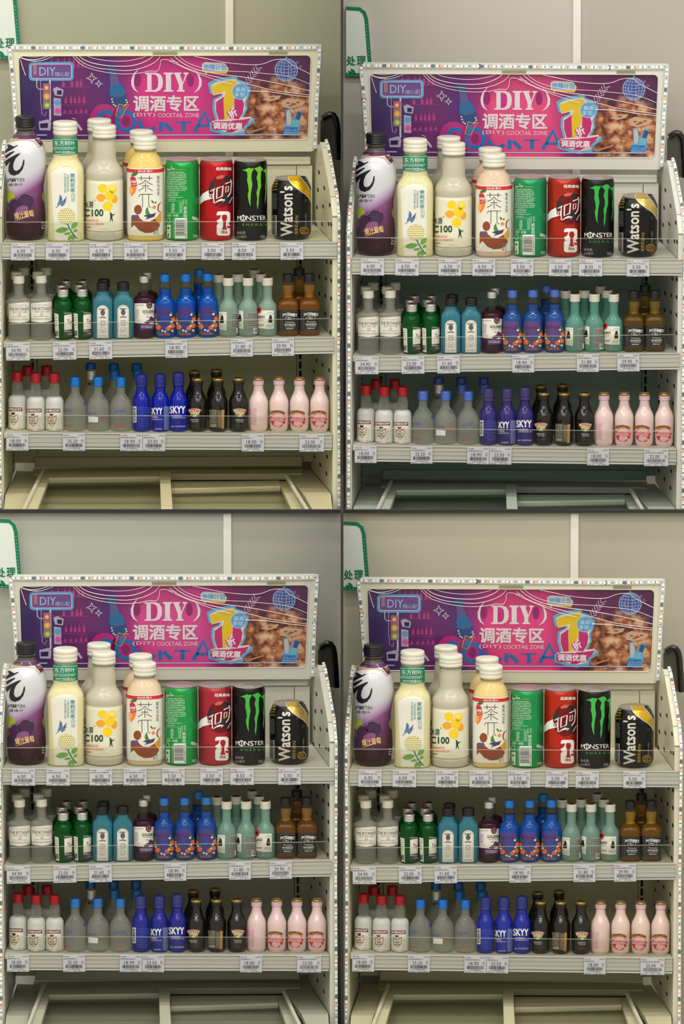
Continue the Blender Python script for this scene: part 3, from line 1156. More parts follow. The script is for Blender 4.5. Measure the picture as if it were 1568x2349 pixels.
IW, IP, IB, IK = ink('white', (238, 222, 228)), ink('pink', (226, 90, 170)), ink('sky', (92, 168, 222)), ink('black', (18, 18, 22))
IY, ING, IV, IBL = ink('yellow', (240, 208, 40)), ink('night', (42, 28, 80)), ink('violet', (108, 40, 130)), ink('blue', (30, 112, 190))
q1 = lambda x, y: (x / 3.92, 90 + y / 3.92)
q2 = lambda x, y: (390 + x / 3.92, 90 + y / 3.92)
Q1 = lambda L_: [q1(*p) for p in L_]
Q2 = lambda L_: [q2(*p) for p in L_]

# bar shelves with small bottles behind
sh_ = []
for y, x0, x1 in ((265, 560, 800), (440, 480, 820), (600, 380, 780), (680, 560, 820)):
    sh_ += LN(Q1([(x0, y), (x1, y + 3)]), 1.6)
pr(sh_, ink('shelf_line', (140, 60, 130)), 'bar_shelf_print', 1)
bt = []
rnd = random.Random(5)
for y, xs, h in ((262, (475, 530, 590, 635, 672, 715, 752), 90), (438, (580, 655, 700, 735), 70), (588, (600, 645, 682, 720, 762), 85), (676, (590, 640, 690, 735, 780), 45)):
    for x in xs:
        hh = h * rnd.uniform(0.7, 1.0)
        a, b = q1(x, y)
        hp = hh / 3.92
        bt.append([(a - 3.2, b), (a + 3.2, b), (a + 3.2, b - hp * 0.55), (a + 1, b - hp * 0.72), (a + 1, b - hp), (a - 1, b - hp), (a - 1, b - hp * 0.72), (a - 3.2, b - hp * 0.55)])
pr(bt, ink('bar_bottle', (182, 62, 132)), 'bar_bottle_print', 1.5)
# neon sign, lamp post, traffic light, monitors
pr(RR(71, 147, 169, 186, 6), ink('neon_panel', (118, 78, 148)), 'neon_sign_print', 1.6)
pr(LN(RR(71, 147, 169, 186, 7)[0], 4.2, True), IB, 'neon_sign_print', 2)
pr(LN(RR(74, 150, 166, 183, 6)[0], 1.8, True) + R(115, 187, 119, 280) + LN(Q1([(340, 370), (340, 440), (360, 460), (400, 460)]), 2) + LN(Q1([(380, 600), (385, 680), (410, 700), (425, 660)]), 1)
   + LN(Q1([(375, 380), (375, 600)]), 1), ink('pale_lilac', (214, 200, 226)), 'neon_sign_print', 2.2)
pr(T('DIY', 93, 157, 130, 176) + T('随心配', 129, 168, 162, 178, 0.01), ink('pale_sky', (170, 206, 236)), 'neon_lettering', 2.5)
pr(R(79, 141, 87, 174), ink('tan', (176, 124, 140)), 'neon_sign_print', 1.8)
pr(R(101, 194, 118, 253), ink('lamp_case', (150, 120, 130)), 'traffic_light_print', 2.4)
pr(EL(109, 204, 8), ink('lamp_red', (214, 84, 96)), 'traffic_light_print', 2.8)
pr(EL(109.5, 224, 8), ink('lamp_amber', (232, 160, 48)), 'traffic_light_print', 2.8)
pr(EL(110, 244, 8), ink('lamp_green', (132, 176, 70)), 'traffic_light_print', 2.8)
pr(EL(109, 204, 4.5) + EL(109.5, 224, 4.5) + EL(110, 244, 4.5), ink('lamp_glint', (240, 200, 150)), 'traffic_light_print', 3.0)
pr([Q1([(485, 455), (520, 440), (580, 465), (570, 525), (500, 515)]), Q1([(355, 750), (440, 730), (468, 760), (460, 830), (362, 828)])] + [Q1([(490, 535), (555, 545), (558, 700), (492, 695)])], ink('screen_case', (188, 176, 206)), 'monitor_print', 2.0)
pr([Q1([(520, 470), (565, 472), (560, 512), (522, 508)]), Q1([(368, 768), (440, 764), (436, 808), (370, 808)])], ING, 'monitor_print', 2.4)
pr(EL(*q1(525, 580), 7) , IB, 'lamp_print', 2.4)
pr(EL(*q1(528, 655), 7), IP, 'lamp_print', 2.4)
# neon stars and straw
def star(cx, cy, r, k=0.3):
    p = []
    for i in range(8):
        a = math.radians(45 * i - 90)
        q = r if i % 2 == 0 else r * k
        p.append((cx + q * math.cos(a), cy + q * math.sin(a)))
    return p
pr(LN(star(*q1(833, 362), 12.5, 0.35), 1.9, True) + LN(star(*q1(895, 412), 8.5, 0.35), 1.7, True) + LN(Q1([(700, 780), (735, 830), (745, 825), (705, 770)]), 2) + LN(Q1([(655, 720), (690, 730), (665, 745), (700, 755)]), 1.5), ink('neon_white', (226, 226, 240)), 'neon_star_print', 2.6)
# blue bottle
pr([Q1([(990, 315), (1050, 310), (1085, 420), (1110, 440), (1155, 590), (1150, 610), (1030, 625), (990, 470), (1003, 430)])], ink('bottle_glass', (96, 92, 150)), 'bottle_print', 2.0)
pr([Q1([(1000, 425), (1085, 412), (1115, 440), (1140, 510), (1000, 530), (992, 470)])], ink('bottle_blue', (34, 108, 160)), 'bottle_print', 2.4)
pr([Q1([(1003, 525), (1140, 505), (1155, 590), (1148, 608), (1030, 622)])], ink('bottle_label', (32, 76, 140)), 'bottle_print', 2.6)
pr([Q1([(974, 268), (1045, 258), (1052, 308), (984, 320)])], ink('bottle_cap', (38, 96, 124)), 'bottle_print', 2.6)
fl_ = []
for x, y in ((1012, 550), (1018, 575), (1028, 600), (1045, 612), (1140, 560), (1148, 580), (1135, 602), (1120, 610)):
    fl_ += EL(*q1(x, y), 2.2, n=8)
pr(fl_, ink('blossom', (232, 214, 160)), 'bottle_print', 3.0)
pr(T('FELIPEGARI', *q1(1030, 512), *q1(1118, 530), rot=8), ink('label_gold', (150, 120, 70)), 'bottle_lettering', 3.0)
# outline cup
pr(LN(Q1([(1075, 595), (1045, 700), (1095, 718), (1145, 618), (1075, 595)]), 2.2) + LN(Q1([(1135, 615), (1142, 595), (1165, 612)]), 2), ink('amber', (216, 164, 52)), 'cup_print', 3.0)
pr([Q1([(1082, 620), (1060, 690), (1092, 700), (1125, 635)])], ink('cup_fill', (60, 118, 186)), 'cup_print', 2.8)
# big blue letters behind, with pink halo
halo = []
for i, (x0, x1) in enumerate(((218, 264), (266, 314))):
    halo += EL((x0 + x1) / 2, 279, 34, 38, 24)
pr(halo, ink('halo', (190, 42, 130)), 'halo_print', 0.6)
pr(EL(241, 281, 9, 12) + EL(290, 281, 9, 12), ink('halo_core', (140, 30, 110)), 'halo_print', 0.9)
def letter_c(cx, cy, rx, ry, wd, a0=40, a1=320):
    return LN([(cx + rx * math.cos(math.radians(a)), cy + ry * math.sin(math.radians(a))) for a in [a0 + (a1 - a0) * k / 22 for k in range(23)]], wd)
big = letter_c(244, 280, 18.5, 21, 9) + ring(290, 281, 20, 21, 9, 26)
big += letter_c(341, 282, 19, 20, 9, 35, 185)
big += LN([(370, 305), (370, 283)], 9) + LN([(396, 304), (378, 286)], 9) + LN([(422, 305), (422, 284)], 9) + LN([(402, 284), (440, 284)], 3)
big += LN([(447, 305), (470, 262), (489, 305)], 9) + LN([(455, 292), (482, 292)], 6)
pr(big, ink('deep_sky', (24, 116, 186)), 'background_lettering', 1.4)
# ( DIY )
ser = [[(334, 170), (360, 170), (369, 174), (374, 182), (375, 192), (374, 202), (369, 210), (360, 214), (334, 214), (334, 211), (339, 209), (339, 175), (334, 173)],
       [(378, 170), (400, 170), (400, 173), (395, 175), (395, 209), (400, 211), (400, 214), (378, 214), (378, 211), (383, 209), (383, 175), (378, 173)],
       [(394, 170), (414, 170), (414, 173), (410, 174), (418, 193), (425, 175), (420, 173), (420, 170), (433, 170), (433, 173), (429, 175), (418, 199), (418, 209), (423, 211), (423, 214), (402, 214), (402, 211), (407, 209), (407, 198), (397, 175), (394, 173)]]
ser[1] = [(x - 1.5, y) for x, y in ser[1]]
ser[2] = [(400 + (x - 394) * 0.85, y) for x, y in ser[2]]
par = LN([(318, 163), (309, 174), (305.5, 187), (306, 199), (310, 208), (318, 215)], [1, 4, 6, 6, 4, 1]) + LN([(447, 164), (456, 175), (460.5, 188), (460, 200), (455, 209), (446, 216)], [1, 4, 6, 6, 4, 1])
pr(ser + par + T('调酒专区', 307, 222, 457, 259, 0.035) + T('COCKTAIL ZONE', 363, 263, 457, 272.5, 0.012) + T('(DIY)', 306.5, 262, 357, 272.5, 0.02, spacing=1.25), IW, 'title_lettering', 3)
pr([[(349, 174), (358, 175), (363, 180), (364.5, 192), (363, 203), (358, 209), (349, 210)]], ink('magenta', (206, 44, 132)), 'title_counter', 3.4)
pr(EL(317, 187, 8, 15) + EL(438, 188, 8, 15), ink('plum', (150, 30, 110)), 'halo_print', 0.9)
# speech bubble
pr([Q2([(290, 245), (330, 225), (500, 235), (530, 280), (510, 325), (345, 315), (318, 330), (318, 312), (292, 300)])], IY, 'speech_bubble_print', 2.2)
pr([Q2([(290, 238), (320, 219), (490, 230), (525, 272), (505, 312), (335, 304), (318, 322), (318, 302), (293, 290)])], ink('bubble', (206, 200, 196)), 'speech_bubble_print', 2.6)
pr(T('微醺计划', *q2(305, 240), *q2(510, 295), 0.02), IB, 'speech_bubble_lettering', 3)
# seven-tenths emblem
em = Q2([(370, 430), (420, 400), (590, 368), (605, 400), (660, 420), (705, 470), (690, 540), (670, 580), (680, 640), (640, 720), (730, 710), (735, 740), (660, 800), (660, 840), (560, 860), (500, 850), (385, 815), (380, 750), (430, 740), (405, 640), (410, 560), (470, 530), (480, 500), (390, 520)])
c_ = (sum(p[0] for p in em) / len(em), sum(p[1] for p in em) / len(em))
pr([[(c_[0] + (x - c_[0]) * 1.15, c_[1] + (y - c_[1]) * 1.11) for x, y in em]], ink('emblem_glow', (108, 178, 214)), 'emblem_print', 2.0)
pr([em], ink('cream', (240, 226, 214)), 'emblem_print', 2.4)
pr([Q2([(415, 580), (485, 530), (490, 735), (440, 740), (415, 660)]), Q2([(580, 545), (650, 550), (668, 600), (655, 680), (620, 735), (575, 730)]), Q2([(500, 850), (560, 855), (690, 780), (730, 725), (640, 740), (560, 745), (540, 780), (520, 830)])], ink('hot_pink', (206, 40, 120)), 'emblem_print', 2.8)
pr([Q2([(373, 435), (590, 372), (602, 440), (575, 500), (575, 600), (550, 640), (520, 732), (490, 736), (482, 560), (505, 480), (395, 513)])], ink('emblem_yellow', (236, 200, 34)), 'emblem_print', 3.0)
pr(EL(*q2(632, 487), 18.5, n=26), ink('disc_rim', (190, 210, 220)), 'emblem_print', 3.2)
pr(EL(*q2(632, 487), 17, n=26), IB, 'emblem_print', 3.5)
pr(T('最高', *q2(590, 448), *q2(682, 486)) + T('享受', *q2(580, 494), *q2(672, 532)), ink('disc_white', (226, 236, 240)), 'emblem_lettering', 3.8)
pr(rotp(RR(*q2(520, 640), *q2(608, 722), 5), *q2(565, 680), -28) + RR(*q2(376, 752), *q2(664, 832), 8), ink('hot_pink', (206, 40, 120)), 'emblem_print', 4.0)
pr(T('折', *q2(525, 640), *q2(605, 720), 0.04, rot=28) + T('调酒优惠', *q2(388, 762), *q2(652, 826), 0.045, rot=-2), ink('emblem_white', (246, 236, 238)), 'emblem_lettering', 4.3)
# chevrons, disco ball
ch = []
for k in range(6):
    x, y = 800 - 17 * k, 270 + 25 * k
    ch += LN(Q2([(x - 30, y - 28), (x - 18, y + 18), (x + 30, y)]), 2.4)
pr(ch, ink('chevron', (208, 166, 200)), 'chevron_print', 2.6)
bx, by = q2(1046, 293)
pr(EL(bx, by, 26.5, n=30), ink('ball_rim', (160, 190, 220)), 'disco_ball_print', 2.4)
pr(EL(bx, by, 24.5, n=30), ink('ball_blue', (56, 78, 158)), 'disco_ball_print', 2.7)
bl = []
for k in (0.2, 0.5, 0.8):
    bl += LN(EL(bx, by, 24.5 * k, 24.5, 24)[0], 1.0, True)
for k in (-0.7, -0.4, -0.1, 0.2, 0.5, 0.8):
    hw = 24.5 * math.sqrt(1 - k * k)
    bl += LN([(bx - hw, by + 24.5 * k - 1), (bx, by + 24.5 * k + 1.5), (bx + hw, by + 24.5 * k - 1)], 1.0)
pr(bl + LN([(bx, by - 26), (bx, by - 31)], 3), ink('ball_line', (178, 198, 228)), 'disco_ball_print', 3.0)
pr(EL(bx - 9, by + 6, 2) + EL(bx + 8, by - 8, 2) + EL(bx + 5, by + 10, 2) + EL(bx - 14, by + 1, 1.5), ink('ball_spark', (232, 150, 80)), 'disco_ball_print', 3.3)
pr(LN(star(*q2(1143, 226), 4, 0.3), 0.9, True) + LN(star(*q2(1173, 264), 5.5, 0.3), 0.9, True) + LN(star(*q2(950, 386), 6.5, 0.3), 1.2, True), ink('ball_star', (196, 160, 206)), 'neon_star_print', 3)
# skewers and cups at the lower right
pr([Q2([(880, 775), (1030, 820), (1028, 835), (876, 788)]), Q2([(940, 725), (1045, 755), (1040, 768), (935, 738)]), Q2([(700, 850), (860, 800), (865, 815), (710, 865)]), Q2([(820, 865), (880, 850), (885, 870), (825, 880)])], ink('skewer', (196, 132, 80)), 'skewer_print', 2.4)
pr([Q2([(1005, 570), (1060, 545), (1180, 565), (1222, 575), (1180, 620), (1080, 640), (1010, 625)]), Q2([(900, 525), (1000, 520), (980, 555), (900, 575), (830, 560)])], ink('flatbread', (214, 172, 140)), 'food_print', 2.0)
pr(EL(*q2(1060, 590), 4, 2) + EL(*q2(1110, 600), 6, 2.5) + EL(*q2(1150, 585), 4, 2) + EL(*q2(920, 545), 6, 2) + EL(*q2(1085, 615), 5, 1.6), ink('char', (150, 84, 50)), 'food_print', 2.3)
cup = Q2([(1040, 655), (1080, 642), (1098, 720), (1115, 735), (1150, 655), (1192, 672), (1165, 740), (1172, 820), (1145, 865), (1020, 868), (1028, 800), (1045, 790)])
pr([cup], IB, 'cup_print', 2.4)
pr([Q2([(1048, 662), (1075, 652), (1092, 725), (1085, 790), (1050, 790)])], ink('cup_white', (206, 198, 190)), 'cup_print', 2.8)
pr([Q2([(1098, 745), (1165, 740), (1158, 805), (1092, 805)])], ink('cup_aqua', (116, 190, 206)), 'cup_print', 2.8)
pr([Q2([(1148, 665), (1185, 680), (1160, 745), (1125, 730)])], ink('can_blue', (36, 84, 150)), 'cup_print', 3.0)
pr([Q2([(1030, 808), (1148, 808), (1142, 850), (1025, 850)])], IBL, 'cup_print', 3.0)
pr(T('蓝色心动', *q2(1034, 818), *q2(1138, 848)), ink('cup_letters', (160, 200, 226)), 'cup_lettering', 3.4)
pr(R(50, 310.5, 110, 314) + R(170, 311.5, 690, 314.5), ink('line_sky', (84, 150, 206)), 'rule_print', 2.0)
pr(R(50, 311.5, 108, 313) + R(170, 312.3, 688, 313.7), ink('line_white', (222, 226, 232)), 'rule_print', 2.3)
pr(T('未成年人不得饮酒 不得向未成年售酒', *q2(860, 900), *q2(1178, 916)), ink('fine_print', (190, 160, 190)), 'fine_lettering', 2.4)

# clear film taped over the poster; lamp reflections on it modelled as thin whitish tubes
FILM = clear_mat('clear_film', (252, 252, 252), 0.05, 0.08)
GLINT = mat('film_glint', (246, 238, 242), 0.12, spec=0.9, coat=1.0)
bm = bmesh.new()
NX, NZ = 36, 12
g = []
for j in range(NZ + 1):
    rowv = []
    for i in range(NX + 1):
        px, py = bil(INQ, 0.004 + 0.992 * i / NX, 0.01 + 0.98 * j / NZ)
        w_ = 0.0006 * math.sin(i * 0.9 + j * 0.5) + 0.0005 * math.sin(j * 1.3 - i * 0.35)
        rowv.append(bm.verts.new(HP(YH + 0.0018 + w_)(px, py)))
    g.append(rowv)
for j in range(NZ):
    for i in range(NX):
        bm.faces.new((g[j][i], g[j + 1][i], g[j + 1][i + 1], g[j][i + 1]))
film = mesh_obj('film', bm, FILM, head, 60)
def smooth_pts(P, sub=5):
    out = []
    n = len(P)
    for i in range(n - 1):
        p0, p1, p2, p3 = P[max(i - 1, 0)], P[i], P[i + 1], P[min(i + 2, n - 1)]
        for k in range(sub):
            t = k / sub
            out.append(tuple(0.5 * ((2 * p1[d]) + (-p0[d] + p2[d]) * t + (2 * p0[d] - 5 * p1[d] + 4 * p2[d] - p3[d]) * t * t + (-p0[d] + 3 * p1[d] - 3 * p2[d] + p3[d]) * t ** 3) for d in range(len(p1))))
    out.append(tuple(P[-1]))
    return out
glint_lines = [Q1(l) for l in ([(180, 155), (300, 172), (400, 160), (465, 135)], [(180, 168), (270, 195), (380, 185), (520, 135)], [(185, 175), (290, 205), (400, 200), (545, 140)],
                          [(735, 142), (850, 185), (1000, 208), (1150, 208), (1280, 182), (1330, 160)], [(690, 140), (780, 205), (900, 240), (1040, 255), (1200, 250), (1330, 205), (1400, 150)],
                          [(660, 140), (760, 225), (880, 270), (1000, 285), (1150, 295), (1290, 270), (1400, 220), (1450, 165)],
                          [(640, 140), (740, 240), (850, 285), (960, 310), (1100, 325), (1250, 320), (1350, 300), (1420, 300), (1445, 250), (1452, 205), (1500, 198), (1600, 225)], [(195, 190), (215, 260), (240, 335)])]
glint_lines += [Q2(l) for l in ([(220, 168), (350, 195), (500, 225), (700, 245), (830, 240), (930, 205), (1030, 200), (1100, 250), (1200, 300), (1268, 335)],
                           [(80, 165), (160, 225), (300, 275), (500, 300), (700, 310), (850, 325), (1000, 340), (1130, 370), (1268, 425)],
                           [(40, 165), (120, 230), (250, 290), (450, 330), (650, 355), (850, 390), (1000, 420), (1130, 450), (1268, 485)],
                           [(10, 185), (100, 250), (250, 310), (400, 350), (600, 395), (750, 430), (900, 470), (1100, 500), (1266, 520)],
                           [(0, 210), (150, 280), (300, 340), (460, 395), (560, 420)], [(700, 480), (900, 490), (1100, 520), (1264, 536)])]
for i, l in enumerate(glint_lines):
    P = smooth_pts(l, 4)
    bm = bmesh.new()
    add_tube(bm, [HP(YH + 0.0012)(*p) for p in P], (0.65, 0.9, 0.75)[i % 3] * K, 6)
    mesh_obj('glint_line', bm, GLINT, film, 60)
# strips of tape on the top edge
for x0, x1 in ((352, 408), (617, 660)):
    bm = bmesh.new()
    a, b = HP(YH - 0.0008)(x0, 133), HP(YH - 0.0008)(x1, 123)
    add_box(bm, a.x, b.x, a.y, a.y + 0.0004, a.z, b.z)
    mesh_obj('tape', bm, clear_mat('tape_clear', (244, 242, 232), 0.1, 0.15), head)

# ------------------------------------------------------------------ bottles and cans
GAP = 0.010                         # front faces stand this far behind the rail
class Bot:
    def __init__(self, name, cx, row, rdepth, top, rcap, seg=32):
        self.cx, self.row, self.seg = cx, row, seg
        self.lip = lip(row, cx)
        self.e = ROWS[row]['e']
        self.yc = GAP / K + rdepth          # axis depth in px
        vt = self.lip - top
        self.hs = (vt + 2 - self.e * (self.yc + 0.7 * rcap) * K / KV) / vt
        self.root = empty(name)
        self.sec = None
    def rings(self, prof, smooth=3):
        P = []
        for q in prof:
            py, rx = q[0], q[1]
            ry = q[2] if len(q) > 2 else rx
            n = q[3] if len(q) > 3 else 2
            P.append(((self.lip - py) * self.hs, rx, ry, n))
        P.sort(key=lambda a: a[0])
        if smooth > 1:
            out = []
            m = len(P)
            for i in range(m - 1):
                p0, p1, p2, p3 = P[max(i - 1, 0)], P[i], P[i + 1], P[min(i + 2, m - 1)]
                for k in range(smooth):
                    t = k / smooth
                    z = p1[0] + (p2[0] - p1[0]) * t
                    v = [z]
                    for d in (1, 2):
                        dz = max(p2[0] - p1[0], 1e-4)
                        m1 = 0 if i == 0 else (p2[d] - p0[d]) / max(p2[0] - p0[0], 1e-4) * dz
                        m2 = 0 if i == m - 2 else (p3[d] - p1[d]) / max(p3[0] - p1[0], 1e-4) * dz
                        s = p2[d] - p1[d]
                        if s == 0:
                            m1 = m2 = 0
                        else:
                            m1 = max(0, min(m1 / s, 2.5)) * s
                            m2 = max(0, min(m2 / s, 2.5)) * s
                        v.append((2 * t ** 3 - 3 * t * t + 1) * p1[d] + (t ** 3 - 2 * t * t + t) * m1 + (3 * t * t - 2 * t ** 3) * p2[d] + (t ** 3 - t * t) * m2)
                    v.append(p1[3] + (p2[3] - p1[3]) * t)
                    out.append(tuple(v))
            out.append(P[-1])
            P = out
        return P
    def part(self, name, prof, m, smooth=3, parent=None, body=False, angle=40, close=True, grow=0.0):
        P = self.rings(prof, smooth)
        if body:
            z0 = P[0][0]
            P = [(max(0.0, a[0] - z0 if i == 0 else a[0]), *a[1:]) for i, a in enumerate(P)]
            self.sec = P
        bm = bmesh.new()
        add_lathe(bm, [(z * KV, (rx + grow) * K, (ry + grow) * K, n) for z, rx, ry, n in P], self.seg, close)
        return mesh_obj(name, bm, m, parent or self.root, angle)
    def section(self, z):
        S = self.sec
        if z <= S[0][0]:
            return S[0][1:]
        for a, b in zip(S, S[1:]):
            if z <= b[0]:
                t = (z - a[0]) / max(b[0] - a[0], 1e-6)
                return tuple(a[i] + (b[i] - a[i]) * t for i in (1, 2, 3))
        return S[-1][1:]
    def sleeve(self, name, py0, py1, m, grow=0.5, parent=None, steps=10):
        steps = max(steps, int(abs(py1 - py0) / 4))
        grow += 0.15
        """wrap-around label following the body between two heights"""
        bm = bmesh.new()
        R_ = []
        for k in range(steps + 1):
            v = self.lip - (py0 + (py1 - py0) * k / steps)
            z = v + 2 - self.e * (self.yc - self.section(v * self.hs)[1]) * K / KV
            rx, ry, n = self.section(z)
            R_.append((z * KV, (rx + grow) * K, (ry + grow) * K, n))
        R_.sort()
        add_lathe(bm, R_, self.seg, False)
        return mesh_obj(name, bm, m, parent or self.root, 40)
    def wrap(self, polys, m, name='print', off=0.5, parent=None, step=2.2, vstep=7.0):
        """print laid onto the front of the body, positions in picture pixels"""
        if name == 'foliage_print' and len(polys) > 1:
            for p in polys:
                o = self.wrap([p], m, 'leaf_print', off, parent, step, vstep)
            return o
        bm = polys_bm(polys)
        slice_bm(bm, 0, step)
        if vstep:
            slice_bm(bm, 1, vstep)
        bmesh.ops.triangulate(bm, faces=bm.faces[:], ngon_method='BEAUTY')
        base_off = off
        for v in bm.verts:
            off = base_off + 0.07 * v.co.z
            x = v.co.x - self.cx
            vv = self.lip - v.co.y
            z = vv * self.hs
            for _ in range(2):
                rx, ry, n = self.section(z)
                t = min(abs(x) / max(rx, 1e-3), 0.985)
                yy = ry * (1 - t ** n) ** (1 / n)
                z = vv + 2 - self.e * (self.yc - yy) * K / KV
            z = max(z, 0.6)
            rx, ry, n = self.section(z)
            t = min(abs(x) / max(rx, 1e-3), 0.985)
            yy = ry * (1 - t ** n) ** (1 / n)
            xx = math.copysign(t * rx, x)
            if n > 2.5:
                v.co = (xx * K, -(yy + off) * K, z * KV)
            else:
                f = (rx + off) / max(rx, 1e-3)
                v.co = (xx * f * K, -yy * f * K, z * KV)
        return mesh_obj(name, bm, m, parent or self.root)
    def put(self, o, cx, dpy=0.0):
        y = self.yc * K + dpy * KV / self.e
        p = Lp(cx, lip(self.row, cx) + 2, 0)
        o.location = (p.x * (1 + y / D), y, p.z + 0.0005)

def copy_tree(o, parent=None):
    c = o.copy()
    COL.objects.link(c)
    c.parent = parent
    for ch in o.children:
        copy_tree(ch, c)
    return c

def stand(b, spots, label, cat, group):
    """spots: (picture x, pixels higher than the front row, phrase, turn)"""
    for i, s in enumerate(spots):
        o = b.root if i == 0 else copy_tree(b.root)
        b.put(o, s[0], s[1])
        if len(s) > 3:
            o.rotation_euler = (0, 0, math.radians(s[3]))
        thing(o, (label + ', ' + s[2] if s[2] else label) + ', {bay}', cat, group)

def screw(y0, y1, r, k=3, top=None, flat_=0.94):
    """ribbed screw cap from top y0 to bottom y1"""
    P = [(y0, r * 0.82), (y0 + 0.7, r * 0.93), (y0 + 1.8, r * 0.975)]
    h = y1 - y0 - 1.8
    for i in range(k):
        a = y0 + 1.8 + h * i / k
        d = h / k
        P += [(a + d * 0.30, r), (a + d * 0.72, r), (a + d * 0.80, r * 0.955), (a + d * 0.97, r * 0.955)]
    P += [(y1, r * 0.95)]
    return P

CAPW = mat('cap_white', (220, 217, 200), 0.35)
CAPK = mat('cap_black', (26, 26, 28), 0.35)
CAPR = mat('cap_red', (176, 30, 40), 0.28, metal=0.35)
CAPS = mat('cap_silver', (206, 206, 200), 0.25, metal=0.7)
CAPB = vary('cap_blue', [(30, 122, 214), (86, 118, 206), (56, 124, 204), (44, 124, 212)], rough=0.26, metal=0.35)
PAPER = mat('label_paper', (226, 223, 209), 0.5)
LK = mat('label_black_ink', (28, 28, 30), 0.5)
LGY = mat('label_grey_ink', (128, 128, 124), 0.5)
LW = mat('label_white_ink', (236, 236, 232), 0.4)
LRED = mat('label_red_ink', (206, 40, 36), 0.5)
LGOLD = mat('label_gold_ink', (196, 152, 70), 0.35, metal=0.3)
LGREEN = mat('label_green_ink', (58, 120, 52), 0.5)
LORG = mat('label_orange_ink', (236, 112, 40), 0.5)
LBLUE = mat('label_blue_ink', (52, 90, 170), 0.5)

# ---- top shelf: grape soda bottle
q3 = lambda x, y: (x / 6.35, 250 + y / 6.35)
Q3 = lambda L_: [q3(*p) for p in L_]
b = Bot('soda_bottle', 58, 1, 49, 262.5, 22.5, 40)
PETC = glass_mat('clear_plastic', (236, 234, 226), 0.2, 0.5, 1.3)
prof = [(554, 34), (552, 37), (547, 41.5), (536, 43.5), (522, 45), (508, 45.3), (485, 44.2), (462, 42.5), (446, 41), (430, 41), (415, 43), (398, 45.5), (380, 47), (364, 47.6), (348, 46.5), (334, 43), (322, 36.5), (311, 28), (303, 21), (299, 19.3), (291, 19)]
b.part('body', prof, mat('grape_drink', (58, 22, 34), 0.08, trans=0.25, ior=1.34), body=True)
b.part('neck_ring', [(293, 20), (292, 22.8), (290, 22.8), (289, 20)], PETC, smooth=1)
b.part('cap', screw(262.5, 288.5, 22.5, 4), CAPK, smooth=1)
zz = lambda py: (b.lip - py) * b.hs * KV
sl = b.sleeve('sleeve', 312, 512, ramp_mat('grape_sleeve', [(0.0, (66, 22, 46)), (0.18, (92, 34, 84)), (0.36, (128, 66, 124)), (0.47, (190, 170, 200)), (0.56, (206, 206, 214)), (1.0, (214, 214, 218))], 'Z', 0.22, zz(512), zz(312), tilt=-0.55, coat=0.5), steps=26)
b.sleeve('shoulder', 301, 312, PETC, 0.4, steps=4)
b.sleeve('collar', 312, 321, mat('grape_collar', (86, 34, 84), 0.25, coat=0.5), 0.9, sl, steps=4)
b.wrap([[(78, 318), (98, 320), (103, 325), (92, 335), (84, 326)]], mat('grape_collar', (86, 34, 84)), 'collar_point', 1.0, sl, vstep=3)
b.wrap(LN([(18, 324), (40, 321.5), (60, 321), (78, 324), (89, 338), (104, 327)], 1.8), LGOLD, 'collar_piping', 1.3, sl, vstep=3)
b.wrap(T('爆', 84, 316.5, 92, 327) + T('汁葡萄', 20, 314, 44, 320), LGOLD, 'collar_lettering', 1.6, sl)
b.wrap([Q3([(105, 510), (145, 515), (205, 548), (262, 525), (265, 537), (180, 590), (80, 640), (78, 605), (125, 560)]),
        Q3([(75, 680), (140, 640), (210, 612), (215, 628), (95, 718)]),
        Q3([(65, 765), (140, 715), (250, 660), (298, 645), (295, 662), (230, 725), (202, 790), (195, 850), (207, 890), (240, 905), (290, 880), (325, 820), (340, 750), (357, 735), (357, 800), (332, 880), (280, 945), (210, 972), (150, 950), (125, 900), (130, 830), (150, 765), (95, 835)])],
       LK, 'brush_lettering', 1.0, sl, vstep=6)
b.wrap(T('元气森林', 16.5, 408, 37, 417, 0.02) + T('气泡水', 38, 408, 57, 417) + T('0糖 0脂 0卡', 20, 419.5, 51.5, 426.5), LK, 'lettering', 1.0, sl)
b.wrap(LEAF(21, 435, 28, 472, 20), mat('grape_leaf', (160, 176, 44), 0.4), 'foliage_print', 1.0, sl, vstep=6)
b.wrap(EL(58, 461, 18.5, 19, 24) + EL(34, 469, 14, 16, 24) + EL(25, 492, 9, 13, 20), mat('grape_skin', (62, 34, 66), 0.3), 'grape_print', 1.3, sl, vstep=6)
b.wrap(LN(EL(58, 461, 17, 17.5, 24, 200, 320)[0], 1.5) + LN(EL(34, 469, 12, 14, 24, 200, 300)[0], 1.5), mat('grape_glint', (150, 120, 150), 0.3), 'grape_print', 1.6, sl)
b.wrap(EL(50, 481, 15, 9, 20, rot=-20), mat('grape_flesh', (128, 78, 120), 0.3), 'grape_print', 1.5, sl)
b.wrap(T('爆汁葡萄', 33, 484, 76, 499, 0.02, rot=9) + LN([(34, 506), (58, 497), (66, 494)], [0.6, 2.5, 0.6]), mat('grape_gold', (222, 180, 120), 0.35), 'script_lettering', 1.9, sl)
b.wrap(LEAF(96, 440, 104, 470, 9), mat('grape_leaf', (160, 176, 44)), 'foliage_print', 1.0, sl, vstep=6)
b.wrap(SMALL(94, 508, 107, 526, 3, 4, 0.6), LW, 'fine_lettering', 0.9)
stand(b, [(60, 0, '')], 'dark plum grape soda bottle with white sleeve and black cap', 'bottle', 'drinks on the top shelf')

